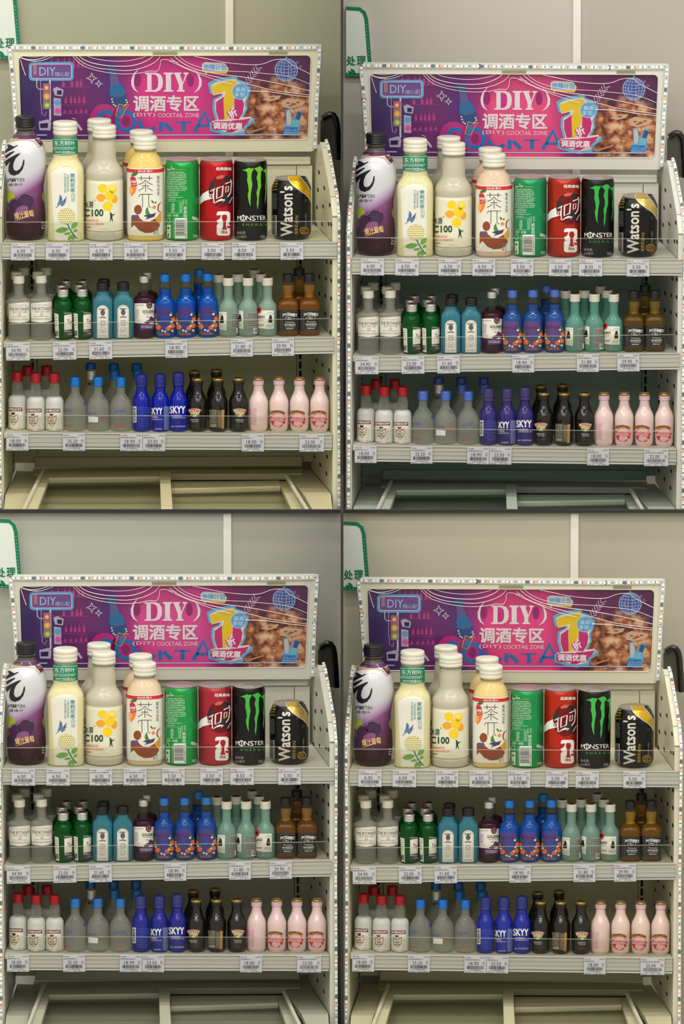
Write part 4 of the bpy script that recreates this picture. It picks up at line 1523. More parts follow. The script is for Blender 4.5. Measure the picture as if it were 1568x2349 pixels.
# ---- jasmine tea
b = Bot('tea_bottle', 149, 1, 38, 275, 28, 44)
TEA = mat('jasmine_tea', (240, 230, 176), 0.05, trans=0.22, ior=1.33)
b.part('body', [(554, 40, 36, 4), (551, 42.5, 38, 4), (535, 42, 38, 4), (470, 42, 38, 4), (400, 42.5, 38, 4), (386, 41.5, 37, 3.6), (376, 37, 34, 3), (368, 31.5, 30.5, 2.4), (362, 29, 29, 2), (357, 28.3, 28.3, 2), (318, 28.3, 28.3, 2), (315, 27, 27, 2), (311, 25, 25, 2), (303, 25, 25, 2)], TEA, body=True)
b.part('neck_ring', [(309, 25), (308, 27.5), (306.5, 27.5), (306, 25)], PETC, smooth=1)
b.part('cap', screw(275, 305, 28.2, 3), CAPW, smooth=1)
GRN = mat('tea_green', (18, 128, 86), 0.4)
nk = b.sleeve('neck_label', 318, 357, GRN, 0.5, steps=2)
b.wrap(T('东方树叶', 124.5, 323.5, 171, 335.5, 0.012) + SMALL(122.5, 338, 175, 345, 2, 7, 0.65, 1.1) + T('原味茶饮料', 127, 347.5, 142, 352, 0) + T('净含量500ml', 143, 346.5, 171, 353.5, 0.01) + LN([(121.5, 320.3), (176.5, 320.3)], 0.7) + LN([(121.5, 354.8), (176.5, 354.8)], 0.7), LW, 'lettering', 1.0, nk)
lab = b.wrap([[(124, 550.5), (175, 550.5), (177.5, 396), (171, 390), (161, 385.5), (149, 384), (137, 385.5), (124, 391), (114.7, 397.5)]], PAPER, 'label', 0.5)
TEAL = mat('tea_teal', (42, 140, 150), 0.5)
b.wrap(TV('茉莉花茶', 160, 398.5, 171, 443, 0.015) + TV('上品花茶极品花窨', 152.5, 399, 157.5, 440) + TV('可以闻得到春天的茶', 146, 398.5, 151, 443) + LN(RR(163, 444, 170.5, 462, 2.5)[0], 0.7, True) + TV('口卡糖', 164.8, 446, 168.6, 461), TEAL, 'lettering', 0.9, lab)
b.wrap([Q3([(862, 1245), (895, 1280), (900, 1350), (968, 1270), (950, 1340), (935, 1390), (890, 1420), (870, 1390), (830, 1425), (830, 1380), (850, 1340)])], mat('butterfly', (92, 120, 160), 0.5), 'butterfly_print', 0.9, lab)
b.wrap([Q3([(870, 1290), (885, 1300), (880, 1345)]), Q3([(945, 1300), (915, 1350), (935, 1350)])] + LN(Q3([(835, 1420), (802, 1438)]), 1) + LN(Q3([(920, 1390), (890, 1420)]), 1.2) + LN(Q3([(940, 1360), (975, 1340)]), 0.5), mat('butterfly_dark', (60, 60, 110), 0.5), 'butterfly_print', 1.1, lab)
fc = q3(960, 1563)
b.wrap(EL(*fc, 20.3, 18, 24), mat('flower_shade', (178, 168, 104), 0.6), 'flower_print', 0.9, lab)
pt = []
rnd = random.Random(3)
for j in range(-3, 4):
    for i in range(-4, 5):
        x, y = fc[0] + i * 4.7 + (2.3 if j % 2 else 0), fc[1] + j * 4.9
        if ((x - fc[0]) / 20) ** 2 + ((y - fc[1]) / 17.5) ** 2 < 1.0:
            pt += EL(x, y, 2.2, 2.1, 8)
b.wrap(pt, mat('flower_petal', (236, 226, 178), 0.6), 'flower_print', 1.2, lab)
b.wrap(LN(Q3([(972, 1668), (1000, 1735), (1055, 1820), (1110, 1885)]), [2.6, 3, 3, 3]), mat('stem_green', (66, 116, 76), 0.6), 'stem_print', 1.0, lab)
b.wrap(LEAF(*q3(990, 1745), *q3(795, 1778), 13) + LEAF(*q3(1030, 1740), *q3(1118, 1640), 12) + LEAF(*q3(1030, 1805), *q3(918, 1820), 6) + LEAF(*q3(1060, 1790), *q3(1114, 1750), 7) + LEAF(*q3(1090, 1850), *q3(975, 1900), 14), mat('leaf_green', (110, 166, 70), 0.6), 'foliage_print', 1.0, lab)
stand(b, [(151.3, 0, '')], 'pale yellow jasmine tea bottle with green neck label', 'bottle', 'drinks on the top shelf')

# ---- cloudy lemon drink
q4 = lambda x, y: (180 + x / 7.12, 270 + y / 7.12)
Q4 = lambda L_: [q4(*p) for p in L_]
b = Bot('juice_bottle', 238, 1, 43, 283.5, 27.7, 40)
b.part('body', [(554, 40), (551, 43.5), (536, 44), (533, 42), (530, 42.8), (415, 42.8), (412, 41.2), (409, 43.3), (396, 43.5), (386, 40), (377, 34), (369, 29.5), (362, 27.5), (350, 27.3), (340, 27), (325, 25.5), (313, 24.3), (308, 24)], mat('cloudy_drink', (214, 208, 184), 0.12, trans=0.25, ior=1.33), body=True)
b.part('neck_ring', [(316, 24), (315, 27.6), (312.5, 27.6), (312, 24)], PETC, smooth=1)
b.part('cap', screw(283.5, 311.5, 27.7, 3), CAPW, smooth=1)
lab = b.sleeve('label', 413.5, 531, mat('lemon_label', (226, 223, 198), 0.5), 0.5, steps=2)
LEM, LEMD = mat('lemon_yellow', (246, 204, 26), 0.5), mat('lemon_deep', (238, 164, 30), 0.5)
b.wrap(EL(*q4(390, 1155), 10.5, 10, 18, rot=-25) + EL(*q4(545, 1170), 9, 10, 18) + EL(*q4(500, 1275), 11.5, 11, 18, rot=30) + EL(*q4(468, 1445), 11, 11.5, 18, rot=30), LEM, 'lemon_print', 1.0, lab)
b.wrap(EL(*q4(360, 1310), 10, 9, 18) + EL(*q4(575, 1330), 7, 10, 18) + [Q4([(272, 1300), (310, 1270), (310, 1330)])], LEMD, 'lemon_print', 0.85, lab)
b.wrap(EL(*q4(545, 1150), 7, 6, 16), mat('lemon_pulp', (250, 224, 90), 0.5), 'lemon_print', 1.2, lab)
DG = mat('dark_green_ink', (28, 66, 40), 0.5)
b.wrap(T('水溶', 189 + 2, 461, 213.5, 476.5, 0.015) + T('C100', 192, 480, 236, 496.5, 0.035) + T('®', 214.5, 458, 218, 461.5), DG, 'lettering', 1.0, lab)
b.wrap([Q4([(500, 1535), (510, 1535), (512, 1575), (540, 1580), (585, 1575), (585, 1583), (545, 1600), (540, 1640), (555, 1695), (545, 1697), (522, 1650), (510, 1697), (500, 1697), (507, 1630), (505, 1590)])] + EL(*q4(523, 1567), 1.8, n=10), DG, 'figure_print', 1.0, lab)
b.wrap(T('柠檬味复合果汁饮料', 198, 503, 225, 509) + T('满足每日所需维生素C', 198, 511.5, 238, 516), mat('coral_ink', (228, 84, 56), 0.5), 'lettering', 1.0, lab)
b.wrap(T('净含量445ml', 196, 518, 209, 523), LK, 'lettering', 1.0, lab)
stand(b, [(240, 0, 'front one'), (229, 17.8, 'rear one')], 'cloudy white lemon drink bottle with lemons on label', 'bottle', 'drinks on the top shelf')

# ---- peach tea
b = Bot('tea_bottle', 334, 1, 40, 309, 27.4, 44)
b.part('body', [(554, 38, 36, 3), (551, 41, 39, 3), (541, 41.5, 39.5, 3), (388, 42, 40, 3), (380, 41, 39, 2.8), (370, 38, 36, 2.5), (360, 33.5, 32, 2.2), (352, 27, 27, 2), (347, 24.3, 24.3, 2), (338, 23.5, 23.5, 2), (334, 23.5, 23.5, 2)], vary('peach_tea', [(244, 214, 124), (238, 208, 180), (240, 214, 180), (244, 216, 146)], rough=0.05, trans=0.25, ior=1.33), body=True)
b.part('neck_ring', [(344, 23.5), (343, 26), (341, 26), (340.5, 23.5)], PETC, smooth=1)
b.part('cap', screw(309, 338.5, 27.4, 3), CAPW, smooth=1)
lab = b.sleeve('label', 388, 541, PAPER, 0.6, steps=2)
b.sleeve('label_band', 390, 398, mat('band_red', (196, 40, 34), 0.5), 1.0, lab, steps=1)
b.wrap(T('农夫山泉', 317, 391.5, 335.5, 396.5, 0.02) + T('30', 337.5, 391.2, 344, 396.8, 0.03) + T('周年', 345, 392, 351, 396) + T('好茶', 293, 392, 296.5, 396), LW, 'band_lettering', 1.4, lab)
b.wrap([EL(*q4(800, 1110), 22, 28, 28)[0]], mat('peach_skin', (236, 126, 62), 0.5), 'peach_print', 1.0, lab)
b.wrap(EL(*q4(830, 1190), 9, 9, 18), mat('peach_blush', (244, 168, 90), 0.5), 'peach_print', 1.2, lab)
b.wrap(LEAF(*q4(868, 945), *q4(975, 915), 8) + LEAF(*q4(1190, 1350), *q4(1235, 1405), 4) + LEAF(*q4(1245, 1400), *q4(1278, 1378), 4) + LEAF(*q4(1365, 970), *q4(1390, 1050), 6), mat('peach_leaf', (48, 112, 60), 0.5), 'foliage_print', 1.2, lab)
b.wrap([Q4([(850, 985), (885, 958), (935, 985), (963, 1120), (862, 1132)])], mat('tag_red', (196, 44, 50), 0.5), 'flash_print', 1.4, lab)
b.wrap(T('减糖', *q4(858, 1030), *q4(942, 1072), 0.02, rot=-4) + T('>25%', *q4(868, 1085), *q4(945, 1112), 0.01, rot=6), LW, 'flash_lettering', 1.7, lab)
blk = LN(Q4([(982, 995), (1215, 995)]), 1.3) + LN(Q4([(1034, 955), (1034, 1035)]), 1.3) + LN(Q4([(1163, 955), (1163, 1035)]), 1.3)
blk += LN(Q4([(1098, 1025), (1050, 1075), (982, 1100)]), 1.3) + LN(Q4([(1098, 1025), (1150, 1075), (1216, 1100)]), 1.3) + LN(Q4([(1040, 1120), (1160, 1120)]), 1.3) + LN(Q4([(1100, 1065), (1100, 1218)]), 1.3)
blk += LN(Q4([(1075, 1145), (985, 1200)]), 1.3) + LN(Q4([(1125, 1150), (1216, 1200)]), 1.3)
blk += LN(Q4([(985, 1295), (1005, 1262), (1050, 1255), (1216, 1255)]), 1.3) + LN(Q4([(1050, 1258), (1050, 1468)]), 1.3) + LN(Q4([(1150, 1258), (1150, 1430), (1165, 1460), (1190, 1470)]), 1.3)
b.wrap(blk, LK, 'title_lettering', 1.2, lab)
b.wrap(TV('蜜桃乌龙茶', *q4(1285, 955), *q4(1328, 1285)), LK, 'lettering', 1.2, lab)
BRN = mat('illustration_brown', (140, 66, 32), 0.6)
b.wrap([Q4([(800, 1770), (850, 1640), (880, 1590), (980, 1590), (1000, 1640), (1060, 1690), (1160, 1700), (1250, 1650), (1330, 1680), (1335, 1760), (1280, 1840), (1190, 1880), (1090, 1885), (990, 1840), (910, 1750), (860, 1800), (815, 1820)])], BRN, 'illustration', 1.0, lab)
b.wrap([Q4([(1250, 1650), (1300, 1600), (1350, 1520), (1385, 1480), (1392, 1600), (1360, 1680), (1320, 1740)])], mat('illustration_gold', (206, 150, 44), 0.6), 'illustration', 1.2, lab)
b.wrap(LN(Q4([(1320, 1545), (1300, 1500), (1310, 1430), (1350, 1390), (1390, 1360)]), 3), BRN, 'illustration', 1.1, lab)
b.wrap(EL(*q4(975, 1505), 9, 11, 20), BRN, 'illustration', 1.1, lab)
b.wrap([Q4([(1140, 1450), (1100, 1500), (1095, 1560), (1130, 1600), (1200, 1620), (1160, 1550), (1140, 1500)])], mat('illustration_green', (70, 130, 60), 0.6), 'illustration', 1.1, lab)
b.wrap([Q4([(1100, 1590), (1180, 1580), (1260, 1560), (1275, 1545), (1240, 1620), (1180, 1640), (1095, 1665), (1130, 1625), (1065, 1610)])], mat('illustration_navy', (58, 56, 92), 0.6), 'illustration', 1.3, lab)
b.wrap(EL(*q4(1240, 1465), 4, 4, 14) + EL(*q4(1380, 1120), 2.6, 8, 14), mat('peach_skin', (236, 126, 62)), 'peach_print', 1.3, lab)
b.wrap([Q4([(868, 1600), (915, 1600), (980, 1605), (975, 1640), (920, 1635), (890, 1660)])], LBLUE, 'illustration', 1.3, lab)
b.wrap(TV('净含量', *q4(1228, 1775), *q4(1268, 1910)) + T('500ml', *q4(1282, 1775), *q4(1312, 1905), rot=-90), LGY, 'lettering', 1.5, lab)
stand(b, [(334, 0, 'front one'), (325, 17, 'rear one')], 'amber peach tea bottle with red banded illustrated label', 'bottle', 'drinks on the top shelf')

# ---- cans
ALU = mat('can_aluminium', (198, 196, 190), 0.3, metal=0.8)
q5 = lambda x, y: (370 + x / 6.272, 330 + y / 6.272)
Q5 = lambda L_: [q5(*p) for p in L_]
def slim_can(cx, m, top=359.5):
    b = Bot('drink_can', cx, 1, 38.5, top, 36, 44)
    b.part('body', [(554, 33), (552.5, 35.5), (548, 38), (543, 38.5), (376, 38.5), (371, 38), (365, 36.3), (363, 35.2)], m, body=True)
    b.part('lid', [(364, 35), (362.5, 36.3), (top + 0.8, 36.3), (top + 0.2, 35.6), (top + 1.6, 34)], ALU, smooth=1)
    return b
b = slim_can(418.2, vary('can_green', [(28, 158, 68), (28, 148, 92), (34, 158, 76), (30, 152, 84)], rough=0.26, metal=0.45))
PALE = mat('can_pale_ink', (206, 224, 200), 0.45)
b.wrap(T('Sprite', *q5(82, 350), *q5(198, 398), 0.01, rot=5, shear=0.2), LW, 'logo_lettering', 0.6)
b.wrap(EL(*q5(152, 342), 1.8, n=10) + T('清新柠檬味汽水', *q5(218, 372), *q5(345, 388)), mat('lemon_ink', (214, 180, 40), 0.5), 'lettering', 0.6)
b.wrap(SMALL(*q5(80, 410), *q5(375, 690), 11, 2, 0.62, 0.9) + SMALL(*q5(80, 695), *q5(255, 765), 3, 9, 0.62, 0.9) + SMALL(*q5(80, 770), *q5(340, 795), 1, 9, 0.6, 0.9)
       + LN(RR(*q5(85, 830), *q5(300, 1000), 1)[0], 0.5, True) + SMALL(*q5(90, 800), *q5(215, 822), 1, 3, 0.7, 0.9) + SMALL(*q5(150, 860), *q5(195, 1000), 8, 5, 0.6) + SMALL(*q5(260, 850), *q5(295, 995), 8, 6, 0.6)
       + T('中国', *q5(175, 1018), *q5(245, 1055), 0.02) + T('回收我', *q5(318, 905), *q5(368, 1062), 0.02, rot=90) + SMALL(*q5(310, 810), *q5(330, 895), 6, 2, 0.6) + SMALL(*q5(345, 810), *q5(370, 890), 4, 2, 0.6)
       + ring(*q5(107, 1100), 4, 6, 1.0, 16) + SMALL(*q5(85, 1020), *q5(150, 1052), 2, 8, 0.7) + R(*q5(82, 1165), *q5(138, 1262)) + R(*q5(82, 1266), *q5(138, 1355)) + SMALL(*q5(170, 1080), *q5(186, 1355), 22, 8, 0.5)
       + T('雪碧', *q5(475, 1020), *q5(520, 1150), 0.03, rot=70) + SMALL(*q5(458, 1310), *q5(525, 1350), 2, 4, 0.8), PALE, 'lettering', 0.6)
b.wrap(R(*q5(195, 1072), *q5(370, 1365)), LW, 'barcode_panel', 0.6)
b.wrap(BARS(*q5(205, 1095), *q5(335, 1330), 26, 7, across=True) + T('6901939621202', *q5(340, 1085), *q5(362, 1350), rot=90), LK, 'barcode', 0.9)
b.wrap(EL(*q5(106, 1212), 2.6, 3.4, 8) + LEAF(*q5(105, 1345), *q5(105, 1275), 3), mat('can_green_ink', (20, 120, 60), 0.5), 'pictogram_print', 0.9)
b.wrap([Q5([(468, 670), (540, 760), (538, 860), (480, 790)])], mat('can_green_shade', (18, 120, 60), 0.3, metal=0.4), 'pattern_print', 0.5, vstep=5)
stand(b, [(418.2, 0, '')], 'tall slim green lemon soda can showing its barcode', 'can', 'drinks on the top shelf')

b = slim_can(496.5, vary('can_red', [(190, 20, 30), (178, 44, 24), (176, 44, 58), (190, 44, 20)], rough=0.28, metal=0.45))
b.wrap(T('经典美味', *q5(788, 345), *q5(1008, 395), 0.02), LW, 'lettering', 0.6)
b.wrap([Q5([(552, 785), (600, 720), (680, 675), (712, 800), (620, 825), (552, 875)])], LW, 'ribbon_print', 0.6)
bc = q5(860, 692)
b.wrap(EL(*bc, 28.5, 37, 32), mat('ball_dark_red', (116, 10, 18), 0.35, metal=0.3), 'ball_print', 0.6)
b.wrap([Q5([(700, 590), (730, 555), (770, 560), (755, 640), (700, 720), (685, 660)]), Q5([(885, 520), (920, 460), (990, 490), (1015, 540), (960, 545), (915, 545)]), Q5([(840, 750), (960, 720), (1005, 780), (1000, 850), (930, 860), (850, 840)]), Q5([(950, 880), (1020, 830), (990, 900)])], mat('ball_black', (40, 36, 40), 0.4), 'ball_print', 0.8)
b.wrap([Q5([(785, 490), (840, 462), (920, 462), (880, 510), (800, 520)])], mat('ball_salmon', (206, 96, 80), 0.4), 'ball_print', 0.8)
ke = LN(Q5([(705, 690), (775, 652)]), 2.2) + LN(Q5([(755, 665), (752, 800), (762, 850), (740, 845)]), 2.4) + LN(Q5([(712, 740), (742, 730), (740, 790), (716, 800), (712, 740)]), 1.8)
ke += LN(Q5([(800, 650), (885, 615), (872, 760), (795, 795), (800, 650)]), 3.2)
ke += LN(Q5([(915, 585), (1005, 545)]), 2.4) + LN(Q5([(990, 520), (1005, 560), (990, 710), (950, 770)]), 2.6) + LN(Q5([(925, 630), (965, 615), (955, 690), (922, 705), (925, 630)]), 2.0)
ke += LN(Q5([(765, 865), (810, 830), (860, 812), (910, 815), (880, 845)]), [1, 3, 5, 3, 1]) + LN(Q5([(970, 860), (1000, 800), (1018, 770)]), 1.5)
b.wrap(ke, mat('script_white', (232, 224, 220), 0.4), 'script_lettering', 1.1)
b.wrap([RR(*q5(795, 978), *q5(988, 1150), 6)[0], RR(*q5(795, 1152), *q5(985, 1325), 6)[0]], LW, 'emblem_print', 0.6)
RE = mat('emblem_red', (170, 18, 26), 0.4)
b.wrap([Q5([(905, 1020), (935, 1030), (945, 1070), (925, 1120), (925, 1180), (940, 1240), (868, 1240), (885, 1180), (885, 1120), (865, 1070), (875, 1030)]), Q5([(795, 1035), (860, 1030), (838, 1085), (795, 1108)]), Q5([(940, 1180), (990, 1190), (985, 1215), (945, 1215)])] + T('FIFA', *q5(860, 1255), *q5(945, 1295), 0.035), RE, 'emblem_lettering', 0.9)
b.wrap(SMALL(*q5(560, 580), *q5(575, 700), 8, 3, 0.5) + LN(RR(*q5(578, 1150), *q5(620, 1290), 3)[0], 0.7, True), mat('can_red_ink', (130, 12, 22), 0.4), 'fine_lettering', 0.6)
stand(b, [(496.5, 0, '')], 'tall slim red cola can with football and white emblem', 'can', 'drinks on the top shelf')

b = slim_can(573.5, mat('can_black', (16, 16, 17), 0.3, metal=0.3), 361)
CLAW = vary('claw_green', [(104, 184, 30), (44, 168, 66), (60, 176, 60), (60, 178, 70)], rough=0.4)
claws = [Q5([(1155, 392), (1210, 375), (1255, 355), (1270, 368), (1318, 360), (1310, 400), (1292, 420), (1285, 500), (1295, 560), (1300, 600), (1285, 680), (1278, 740), (1272, 830), (1278, 908), (1255, 860), (1240, 790), (1235, 730), (1250, 690), (1240, 600), (1225, 540), (1232, 480), (1225, 415), (1190, 400)]),
         Q5([(1325, 370), (1370, 350), (1408, 335), (1440, 355), (1455, 385), (1425, 410), (1420, 520), (1425, 620), (1405, 690), (1392, 780), (1388, 860), (1372, 955), (1362, 880), (1370, 800), (1358, 710), (1378, 640), (1375, 560), (1360, 500), (1378, 430), (1355, 395)]),
         Q5([(1452, 400), (1500, 362), (1520, 390), (1515, 470), (1505, 560), (1500, 680), (1490, 800), (1482, 870), (1478, 800), (1488, 700), (1482, 640), (1492, 520), (1485, 425)])]
b.wrap(claws, CLAW, 'claw_print', 0.6)
b.wrap(T('M', *q5(1088, 1040), *q5(1135, 1105), 0.012) + ring(*q5(1170, 1075), 5.2, 5.8, 1.8, 20) + LN(Q5([(1170, 1025), (1170, 1122)]), 1.6) + T('N', *q5(1212, 1040), *q5(1280, 1108), 0.012) + T('S', *q5(1290, 1040), *q5(1345, 1112), 0.012) + T('T', *q5(1350, 1045), *q5(1400, 1100), 0.012) + T('E', *q5(1408, 1040), *q5(1448, 1100), 0.012) + T('R', *q5(1455, 1040), *q5(1490, 1100), 0.012), LW, 'logo_lettering', 0.6)
b.wrap(T('ENERGY', *q5(1160, 1155), *q5(1510, 1185), 0.012, spacing=1.6), CLAW, 'lettering', 0.6)
b.wrap(T('净含量:', *q5(1080, 1262), *q5(1205, 1305)) + T('330毫升', *q5(1078, 1320), *q5(1220, 1360)) + T('能量', *q5(1415, 1318), *q5(1475, 1360)) + T('牛磺酸', *q5(1218, 232), *q5(1350, 262), 0.02), mat('dull_white_ink', (176, 172, 170), 0.5), 'lettering', 0.6)
b.wrap(EL(*q5(1168, 245), 1.6, n=8) + EL(*q5(1398, 245), 1.6, n=8), CLAW, 'pattern_print', 0.6)
stand(b, [(574.6, 0, '')], 'tall slim black energy drink can with three green claw marks', 'can', 'drinks on the top shelf')

q6 = lambda x, y: (590 + x / 6.35, 250 + y / 6.35)
Q6 = lambda L_: [q6(*p) for p in L_]
b = Bot('drink_can', 668, 1, 46, 402.5, 37, 44)
b.part('body', [(554, 33), (551.5, 37), (548, 42), (542, 45), (536, 45.8), (430, 45.8), (425, 44.8), (418, 42), (409, 38), (406.5, 36)], mat('soda_black', (24, 23, 22), 0.26, metal=0.4), body=True)
b.part('lid', [(407.5, 35.5), (406, 37), (403.5, 37), (402.8, 36.2), (404.5, 34.5)], ALU, smooth=1)
b.wrap([Q6([(450, 985), (615, 985), (650, 1040), (700, 1090), (745, 1160), (780, 1230), (785, 1330), (770, 1370), (740, 1300), (690, 1250), (600, 1190), (520, 1130), (470, 1070), (452, 1030)])], vary('can_gold', [(226, 176, 36), (206, 176, 104), (206, 172, 92), (222, 176, 50)], rough=0.25, metal=0.6), 'swoosh_print', 0.6, vstep=3)
b.wrap([Q6([(620, 985), (690, 985), (735, 1060), (780, 1150), (780, 1220), (745, 1155), (700, 1085), (652, 1035)])], mat('can_charcoal', (58, 60, 62), 0.3, metal=0.4), 'swoosh_print', 0.6, vstep=3)
b.wrap(LN(Q6([(447, 990), (455, 1040), (475, 1080), (525, 1135), (605, 1195), (695, 1255), (742, 1305), (770, 1365)]), 0.8) + LN(Q6([(618, 985), (655, 1040), (702, 1088), (745, 1158), (775, 1215)]), 0.8), LW, 'swoosh_edge', 0.9, vstep=3)
b.wrap(T("Watson's", *q6(330, 1132), *q6(512, 1862), 0.028, rot=90), mat('soda_white', (206, 200, 188), 0.45), 'logo_lettering', 0.6, vstep=3)
b.wrap(T('屈臣氏', *q6(540, 1690), *q6(585, 1832), rot=90) + T('苏打汽水', *q6(548, 1555), *q6(590, 1680), rot=90) + ring(*q6(678, 1780), 9.5, 8, 1.3, 20) + SMALL(*q6(638, 1745), *q6(720, 1825), 3, 5, 0.5), mat('soda_gold', (200, 156, 40), 0.4), 'lettering', 0.6)
b.wrap(T('净含量 330毫升', *q6(686, 1530), *q6(716, 1725), rot=90) + ring(*q6(700, 1345), 2.6, 2.6, 0.4, 12) + ring(*q6(620, 1220), 3.2, 3.2, 0.4, 12) + SMALL(*q6(222, 1240), *q6(285, 1470), 14, 2, 0.5), LGY, 'fine_lettering', 0.6)
b.wrap(R(*q6(215, 1555), *q6(282, 1845)), mat('soda_code', (150, 146, 138), 0.5), 'barcode_panel', 0.6)
b.wrap(BARS(*q6(225, 1565), *q6(268, 1835), 26, 5, across=True), LK, 'barcode', 0.9)
b.wrap(SMALL(*q6(228, 1040), *q6(300, 1210), 4, 6, 0.6, 0.8), mat('soda_gold', (200, 156, 40)), 'fine_lettering', 0.6)
stand(b, [(668, 0, '')], 'short black soda can with gold swoosh', 'can', 'drinks on the top shelf')

# ================================================================== middle shelf
q7 = lambda x, y: (x / 5.807, 580 + y / 5.807)
Q7 = lambda L_: [q7(*p) for p in L_]
G2 = 'miniatures on the middle shelf'
b = Bot('gin_miniature', 94, 2, 25.5, 627.5, 13)
b.part('body', [(780.5, 22.8), (778.5, 24.5), (774, 25), (700, 25), (688, 25), (684, 24.4), (681, 22.5), (679, 18), (676, 13), (671, 10.8), (662, 10.4), (640, 10.4)], glass_mat('clear_gin', (246, 247, 238), 0.34, 0.38), body=True)
b.part('cap', screw(627.5, 645.5, 13, 3), CAPW, smooth=1)
lab = b.wrap([[(69.8, 694.5), (94, 692.5), (118.4, 690), (118.4, 733), (107, 737), (94, 738.5), (80, 737), (71, 735)]], PAPER, 'label', 0.4)
b.wrap(T('THE BOTANIST', 72, 703, 117, 710, 0.008), LK, 'lettering', 0.8, lab)
b.wrap(T('ISLAY DRY GIN', 80, 711.5, 111, 715.5) + SMALL(77, 723.5, 112, 725.5, 1, 3, 0.7) + SMALL(71.5, 728.5, 117.5, 733.5, 2, 4, 0.5) + SMALL(73, 697, 116, 701, 2, 5, 0.35), LGY, 'lettering', 0.8, lab)
b.wrap(T('22', 91.5, 717, 99, 722.5, 0.01), LRED, 'lettering', 0.8, lab)
b.wrap(SMALL(71, 688, 105, 691.5, 1, 6, 0.7), LGY, 'embossing', 0.4)
stand(b, [(94, 0, 'front right'), (43, 0, 'front left'), (87, 10.6, 'second row right'), (38, 10.6, 'second row left'), (105, 21.2, 'back row right'), (54, 21.2, 'back row left')], 'clear gin miniature with white cap', 'bottle', G2)

b = Bot('gin_miniature', 188, 2, 21.5, 658.5, 12.8)
b.part('body', [(777.5, 19), (776, 20.5), (772, 21.3), (712, 21.5), (709, 20.8), (706, 21.3), (700, 21.5), (694, 20.8), (688, 18.5), (684, 15), (680, 11.5), (676, 11), (668, 11)], glass_mat('green_gin', (20, 142, 54), 0.3, 0.7), body=True)
b.part('cap', screw(658.5, 677, 12.8, 3), CAPS, smooth=1)
b.part('cap_disc', [(659.2, 10), (658.0, 9.8)], mat('cap_disc_rust', (112, 48, 40), 0.5), smooth=1)
lab = b.wrap([[(168, 716.5), (177.5, 719), (178.5, 774.5), (170.5, 772)]], PAPER, 'back_label', 0.4)
b.wrap(SMALL(169, 721, 176, 748, 5, 3, 0.4, 1.0) + BARS(169.5, 757, 177, 769, 7, 3), LK, 'lettering', 0.8, lab)
lab = b.wrap([[(190.5, 717.5), (208, 714.5), (208, 771), (190.5, 770)]], mat('label_charcoal', (60, 66, 62), 0.5), 'front_label', 0.4)
b.wrap([[(190.5, 721.5), (208, 718.5), (208, 753), (190.5, 755.5)]], PAPER, 'label_paper', 0.7, lab)
b.wrap(R(190.5, 715.5, 208, 717.5) + R(190.5, 756.5, 208, 760), mat('label_silver', (170, 172, 168), 0.3, metal=0.5), 'label_band', 0.7, lab)
b.wrap(T('Tan', 197.5, 731, 208.5, 741, 0.005, shear=0.3), LK, 'lettering', 1.0, lab)
b.wrap(T('LON', 199, 762, 208, 766), LW, 'lettering', 1.0, lab)
stand(b, [(188, 0, 'front right'), (144, 0, 'front left'), (182, 11.7, 'second row right'), (141, 11.7, 'second row left'), (190, 23, 'back row right'), (151, 23, 'back row left')], 'dark green gin miniature with silver cap', 'bottle', G2)

b = Bot('gin_miniature', 235, 2, 17, 644.5, 14, 40)
b.part('body', [(777, 20, 14, 4), (775, 22.4, 16.5, 4), (770, 23, 17, 4), (690, 23, 17, 4), (684, 21.5, 16, 3.4), (677, 16.5, 14, 2.6), (671, 13.5, 12.5, 2), (664, 11.8, 11.8, 2), (655, 11.5, 11.5, 2)], glass_mat('pale_blue_gin', (112, 208, 230), 0.4, 0.55), body=True)
b.part('cap', screw(644.5, 664, 14, 3), CAPK, smooth=1)
arch = lambda x0, x1, y0, y1, r: [[(x0, y1), (x1, y1)] + [((x0 + x1) / 2 + (x1 - x0) / 2 * math.cos(math.radians(a)), y0 + r - r * math.sin(math.radians(a))) for a in range(0, 181, 15)]]
lab = b.wrap(arch(221.8, 248, 699.5, 774.5, 12), PAPER, 'label', 0.4)
b.wrap(LN(arch(223.8, 246, 701.5, 772.5, 10.5)[0], 0.7, True), LGOLD, 'label_line', 0.8, lab)
b.wrap(T('BOMBAY', 227.5, 706.5, 242, 710.5, 0.02) + T('SAPPHIRE', 227, 725.5, 242.5, 729, 0.02) + T('DRY GIN', 228.5, 738.5, 241.5, 741.5, 0.01), LK, 'lettering', 0.8, lab)
b.wrap(EL(235, 716.5, 5.4, 6.5, 16), LK, 'crest_print', 0.8, lab)
b.wrap(EL(235, 716.5, 3.2, 4, 14), LBLUE, 'crest_print', 1.1, lab)
b.wrap(EL(235, 723, 2.2, 2, 10) + ring(235, 716.5, 4.2, 5.2, 0.6, 14), LGOLD, 'crest_print', 1.2, lab)
b.wrap(T('Distilled', 229, 733.5, 241, 737) + SMALL(228, 743, 242, 748, 2, 3, 0.5) + LN(RR(229.5, 750.5, 241, 756, 1)[0], 0.4, True) + SMALL(228, 759, 242, 764, 2, 8, 0.4) + T('16 VOL', 226.5, 767, 244, 771, 0.01), LBLUE, 'lettering', 0.8, lab)
stand(b, [(235, 0, 'front left'), (282, 0, 'front right'), (238, 9.5, 'the one behind')], 'pale blue flat gin miniature with black cap', 'bottle', G2)

